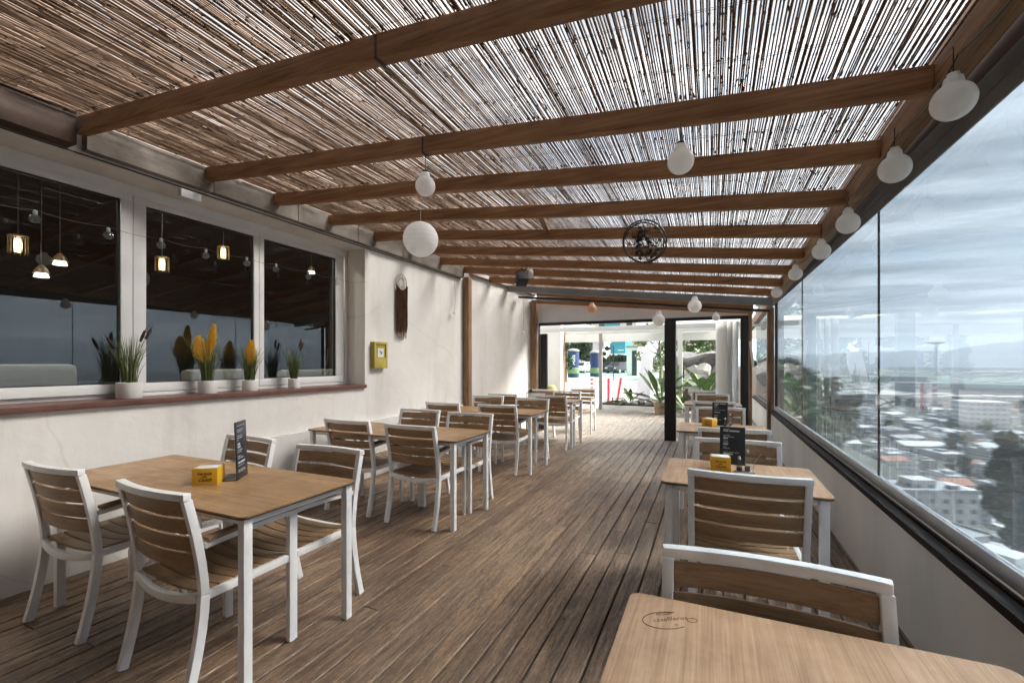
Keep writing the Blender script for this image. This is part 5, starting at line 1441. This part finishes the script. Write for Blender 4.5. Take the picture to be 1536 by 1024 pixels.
# water tower
x = wx(1405, 1500); t = empty('water_tower', (x, 1500, ground(x, 1500)), 0, 'slim water tower with a flat wide top on the skyline', 'tower')
zt = wz(1405, 513, 1500) - ground(x, 1500)
mb = MB(); mb.lathe([(3.5, 0), (2, zt * .5), (2.2, zt - 6)], n=16); mb.build('shaft', M['cg'], t)
mb = MB(); mb.lathe([(4, zt - 6), (17, zt - 2), (17, zt), (4, zt + 1.5)], n=24); mb.build('tank', M['cg'], t)
for (Y0, X0) in [(12, 15), (19, 17), (27, 15), (36, 17), (46, 18), (57, 19), (13, 24), (68, 21), (24, 22), (34, 25), (30, 36), (44, 28), (42, 42), (54, 32), (52, 47), (64, 30), (62, 44), (60, 60), (74, 34), (72, 48), (70, 64), (20, 32), (38, 56), (26, 46), (50, 64)]:
    k = cr.choice([0, 1, 3, 4, 4, 6, 1]); sc = cr.uniform(.38, .5); loc = (X0 + cr.uniform(-2, 2), Y0 + cr.uniform(-2, 2), ground(X0, Y0) - .5); rz = R(25 + cr.choice([0, 90]) + cr.gauss(0, 12)); cnt += 1
    placed.append((X0, Y0, 3))
    if k not in first:
        first.add(k); t = types[k]; t.location = loc; t.rotation_euler = (0, 0, rz); t.scale = (sc, sc, sc); t['group'] = groups[k]
    else: copy_tree(types[k], loc, rz, scale=(sc, sc, sc * cr.uniform(.7, 1.0)), group=groups[k])
Y = 84; rows = []
while Y < 900 and cnt < 285:
    step = 8.5 + Y * .024
    X = .055 * Y + 2.2 + (26 if Y < 112 else 10)
    while X < .56 * Y + 16 and cnt < 285:
        x, y = X + cr.uniform(-.3, .3) * step, Y + cr.uniform(-.3, .3) * step
        X += step * cr.uniform(.9, 1.25)
        if any((x - p[0]) ** 2 + (y - p[1]) ** 2 < (p[2] + 6) ** 2 for p in placed): continue
        if cr.random() < .10: continue
        k = cr.choices(range(8), [7, 6, 3, 3, 5, 4, 2, 2])[0]
        sc = cr.uniform(.34, .60) * (.8 if Y < 160 else 1) * (1 + Y * .0007); sz = cr.uniform(.55, .95)
        loc = (x, y, ground(x, y)); rz = R(18 + cr.choice([0, 0, 90, 90]) + cr.gauss(0, 9) + Y * .02); cnt += 1
        if k not in first:
            first.add(k); t = types[k]; t.location = loc; t.rotation_euler = (0, 0, rz); t.scale = (sc, sc, sz * sc); t['group'] = groups[k]
        else: copy_tree(types[k], loc, rz, scale=(sc, sc, sz * sc), group=groups[k])
    Y += step * 1.02
mb = MB(); mb2 = MB()
Y_CITY = Y
for k in range(14000):
    Y = Y_CITY + 10 + (4900 - Y_CITY) * (cr.random() ** 1.55); X = Y * cr.uniform(-.05, .72); g_ = 1 + Y / 2200; w = cr.uniform(7, 20) * g_; d = cr.uniform(6, 14) * g_; h = cr.uniform(4, 10) * (1 + Y / 5000)
    if any((X - p[0]) ** 2 + (Y - p[1]) ** 2 < (p[2] * .8) ** 2 for p in placed[:6]): continue
    (mb if cr.random() < .75 else mb2).cbox((X, Y, ground(X, Y) + h / 2 - 1), (w, d, h + 2), rz=cr.choice([.3, 1.87]) + cr.gauss(0, .15))
for k in range(3200):
    az = R(cr.uniform(33, 112)); D = 95 + 3600 * cr.random() ** 1.7; X, Y = D * math.sin(az), D * math.cos(az)
    if any((X - p[0]) ** 2 + (Y - p[1]) ** 2 < (p[2] + 8) ** 2 for p in placed): continue
    g_ = 1 + D / 2200
    (mb if cr.random() < .75 else mb2).cbox((X, Y, ground(X, Y) + 3), (cr.uniform(7, 20) * g_, cr.uniform(6, 14) * g_, cr.uniform(8, 15)), rz=cr.choice([.3, 1.87]) + cr.gauss(0, .15))
tag(mb.build('distant_city', M['cw']), kind='stuff'); tag(mb2.build('distant_city', M['cc']), kind='stuff')
# trees on the slope and in the city
pt = [make_tree(8, 7, 31, 'leaf', 30, 70, .42), make_tree(7, 6, 32, 'dgreen', 26, 70, .40), make_tree(10, 4.0, 33, 'dgreen', 34, 70, .34, True)]
tl = ['green tree on the slope outside the glass, left of the seam', 'dark bushy tree on the slope outside the glass', 'dark narrow conifer below the terrace on the right']
tg = ['green trees on the slope below the glass', 'dark bushy trees on the slope below the glass', 'dark conifers below the glass']
for k, t in enumerate(pt): tag(t, tl[k], 'tree', tg[k])
ft = set()
def put(k, x, y, s, label=None):
    g = ground(x, y)
    if k not in ft: ft.add(k); t = pt[k]; t.location = (x, y, g); t.scale = (s,) * 3; t.rotation_euler = (0, 0, cr.uniform(0, 6))
    else: t = copy_tree(pt[k], (x, y, g), cr.uniform(0, 6), scale=s, group=tg[k])
    if label: t['label'] = label
def toppx(px, py, Y, k, s0=None, label=None):
    x = wx(px, Y); g = ground(x, Y); z = wz(px, py, Y); H = [8, 7, 10][k]; put(k, x, Y, max(.5, (z - g) / (H * 1.06)), label)
toppx(1512, 640, 78, 2, label='tall dark conifer nearest the terrace, at the right edge')
toppx(1534, 668, 60, 2, label='second dark conifer at the right edge, lower than its neighbour')
toppx(1178, 548, 95, 0, label='green tree at the left end of the view through the glass')
toppx(1200, 556, 88, 1, label='dark bushy tree just right of the timber post through the glass')
toppx(1222, 566, 100, 0, label='green tree third from the timber post through the glass')
toppx(1165, 575, 60, 0, label='near green tree beside the timber post, seen through the glass')
toppx(1246, 585, 105, 1, label='dark bushy tree left of the glass seam')
toppx(1190, 590, 66, 0, label='low green tree on the slope under the far ones')
toppx(1160, 540, 120, 1, label='dark tree against the timber post near the horizon')
for k in range(20):
    Y = cr.uniform(6, 80); X = 2.2 + .055 * Y + cr.choice([cr.uniform(3.5, 9), cr.uniform(6, 42)])
    if any((X - p[0]) ** 2 + (Y - p[1]) ** 2 < (p[2] + 2.5) ** 2 for p in placed): continue
    put(cr.choice([0, 1]), X, Y, cr.uniform(.3, .65))
for k in range(38):
    Y = cr.uniform(140, 620); X = Y * cr.uniform(.07, .55) + 8
    if any((X - p[0]) ** 2 + (Y - p[1]) ** 2 < (p[2] + 3) ** 2 for p in placed): continue
    put(cr.choice([0, 1, 1]), X, Y, cr.uniform(.8, 1.5))
# roads between the near blocks
mb = MB(); 
plane('lower_road', 30, 34, 20, 110, 0, M['asphalt'], 2, 30, lambda x, y: ground(x, y) + .06)

# ================================================================== AIR, SKY, SUN
HAZE = True
if HAZE:
    m, nt, o = mat('haze_air')
    v = nt.nodes.new('ShaderNodeVolumePrincipled'); v.inputs['Color'].default_value = (.80, .87, .95, 1); v.inputs['Density'].default_value = .00016; v.inputs['Anisotropy'].default_value = .35
    L(nt, v.outputs[0], o.inputs['Volume'])
    mb = MB(); mb.box(-1800, 9200, -3400, 14000, -62, 330)
    tag(mb.build('haze', m), kind='stuff')

w = bpy.data.worlds.new('World'); S.world = w; w.use_nodes = True
nt = w.node_tree; nt.nodes.clear()
out = nt.nodes.new('ShaderNodeOutputWorld'); bg = N(nt, 'ShaderNodeBackground', Strength=.070)
sky = nt.nodes.new('ShaderNodeTexSky'); sky.sky_type = 'NISHITA'; sky.sun_disc = False
SUN_EL, SUN_AZ = R(42), R(62)     # azimuth measured from +Y towards +X
sky.sun_elevation = SUN_EL; sky.sun_rotation = SUN_AZ; sky.air_density = 1.2; sky.dust_density = 2.0
tc = nt.nodes.new('ShaderNodeTexCoord'); sp = nt.nodes.new('ShaderNodeSeparateXYZ'); L(nt, tc.outputs['Generated'], sp.inputs[0])
zz = N(nt, 'ShaderNodeMath', operation='MAXIMUM'); zz.inputs[1].default_value = .0; L(nt, sp.outputs[2], zz.inputs[0])
za = N(nt, 'ShaderNodeMath', operation='ADD'); za.inputs[1].default_value = .10; L(nt, zz.outputs[0], za.inputs[0])
dx = N(nt, 'ShaderNodeMath', operation='DIVIDE'); L(nt, sp.outputs[0], dx.inputs[0]); L(nt, za.outputs[0], dx.inputs[1])
dy = N(nt, 'ShaderNodeMath', operation='DIVIDE'); L(nt, sp.outputs[1], dy.inputs[0]); L(nt, za.outputs[0], dy.inputs[1])
cb = nt.nodes.new('ShaderNodeCombineXYZ'); L(nt, dx.outputs[0], cb.inputs[0]); L(nt, dy.outputs[0], cb.inputs[1])
mp = nt.nodes.new('ShaderNodeMapping'); mp.inputs['Scale'].default_value = (.55, 1.35, 1); mp.inputs['Rotation'].default_value = (0, 0, R(-22)); L(nt, cb.outputs[0], mp.inputs[0])
n1 = N(nt, 'ShaderNodeTexNoise', Scale=.9, Detail=10, Roughness=.52, Distortion=.55); L(nt, mp.outputs[0], n1.inputs['Vector'])
cl = ramp(nt, [(.28, (.35, .35, .35)), (.46, (.85, .85, .85)), (.58, (1, 1, 1))]); L(nt, n1.outputs['Fac'], cl.inputs[0])
mp2 = nt.nodes.new('ShaderNodeMapping'); mp2.inputs['Scale'].default_value = (.9, 2.6, 1); mp2.inputs['Rotation'].default_value = (0, 0, R(-16)); mp2.inputs['Location'].default_value = (3.1, 1.7, 0); L(nt, cb.outputs[0], mp2.inputs[0])
n2 = N(nt, 'ShaderNodeTexNoise', Scale=1.1, Detail=9, Roughness=.55, Distortion=.3); L(nt, mp2.outputs[0], n2.inputs['Vector'])
CLD = 1.0
cc = ramp(nt, [(.34, (2.7 * CLD / 10, 2.95 * CLD / 10, 3.25 * CLD / 10)), (.50, (5.4 * CLD / 10, 5.55 * CLD / 10, 5.75 * CLD / 10)), (.64, (9.6 * CLD / 10, 9.5 * CLD / 10, 9.4 * CLD / 10))]); L(nt, n2.outputs['Fac'], cc.inputs[0])
cs = N(nt, 'ShaderNodeVectorMath', operation='SCALE'); cs.inputs['Scale'].default_value = 8.0; L(nt, cc.outputs[0], cs.inputs[0])
mx = N(nt, 'ShaderNodeMix', data_type='RGBA'); L(nt, cl.outputs[0], mx.inputs[0]); L(nt, sky.outputs[0], mx.inputs[6]); L(nt, cs.outputs[0], mx.inputs[7])
L(nt, mx.outputs[2], bg.inputs[0]); L(nt, bg.outputs[0], out.inputs[0])

ld = bpy.data.lights.new('sun', 'SUN'); ld.energy = 4.9; ld.angle = R(28); ld.color = (1.0, .96, .90)
lo = bpy.data.objects.new('sun', ld); COL.objects.link(lo)
d = Vector((math.sin(SUN_AZ) * math.cos(SUN_EL), math.cos(SUN_AZ) * math.cos(SUN_EL), math.sin(SUN_EL)))
lo.rotation_euler = d.to_track_quat('Z', 'Y').to_euler(); lo.location = (20, 20, 40)

S.view_settings.view_transform = 'Standard'; S.view_settings.look = 'None'; S.view_settings.gamma = 1.0
S.view_settings.use_curve_mapping = False
S.view_settings.exposure = 1.78
S.render.engine = 'CYCLES'
S.cycles.max_bounces = 8; S.cycles.transparent_max_bounces = 16; S.cycles.volume_bounces = 1
S.cycles.diffuse_bounces = 4; S.cycles.glossy_bounces = 3
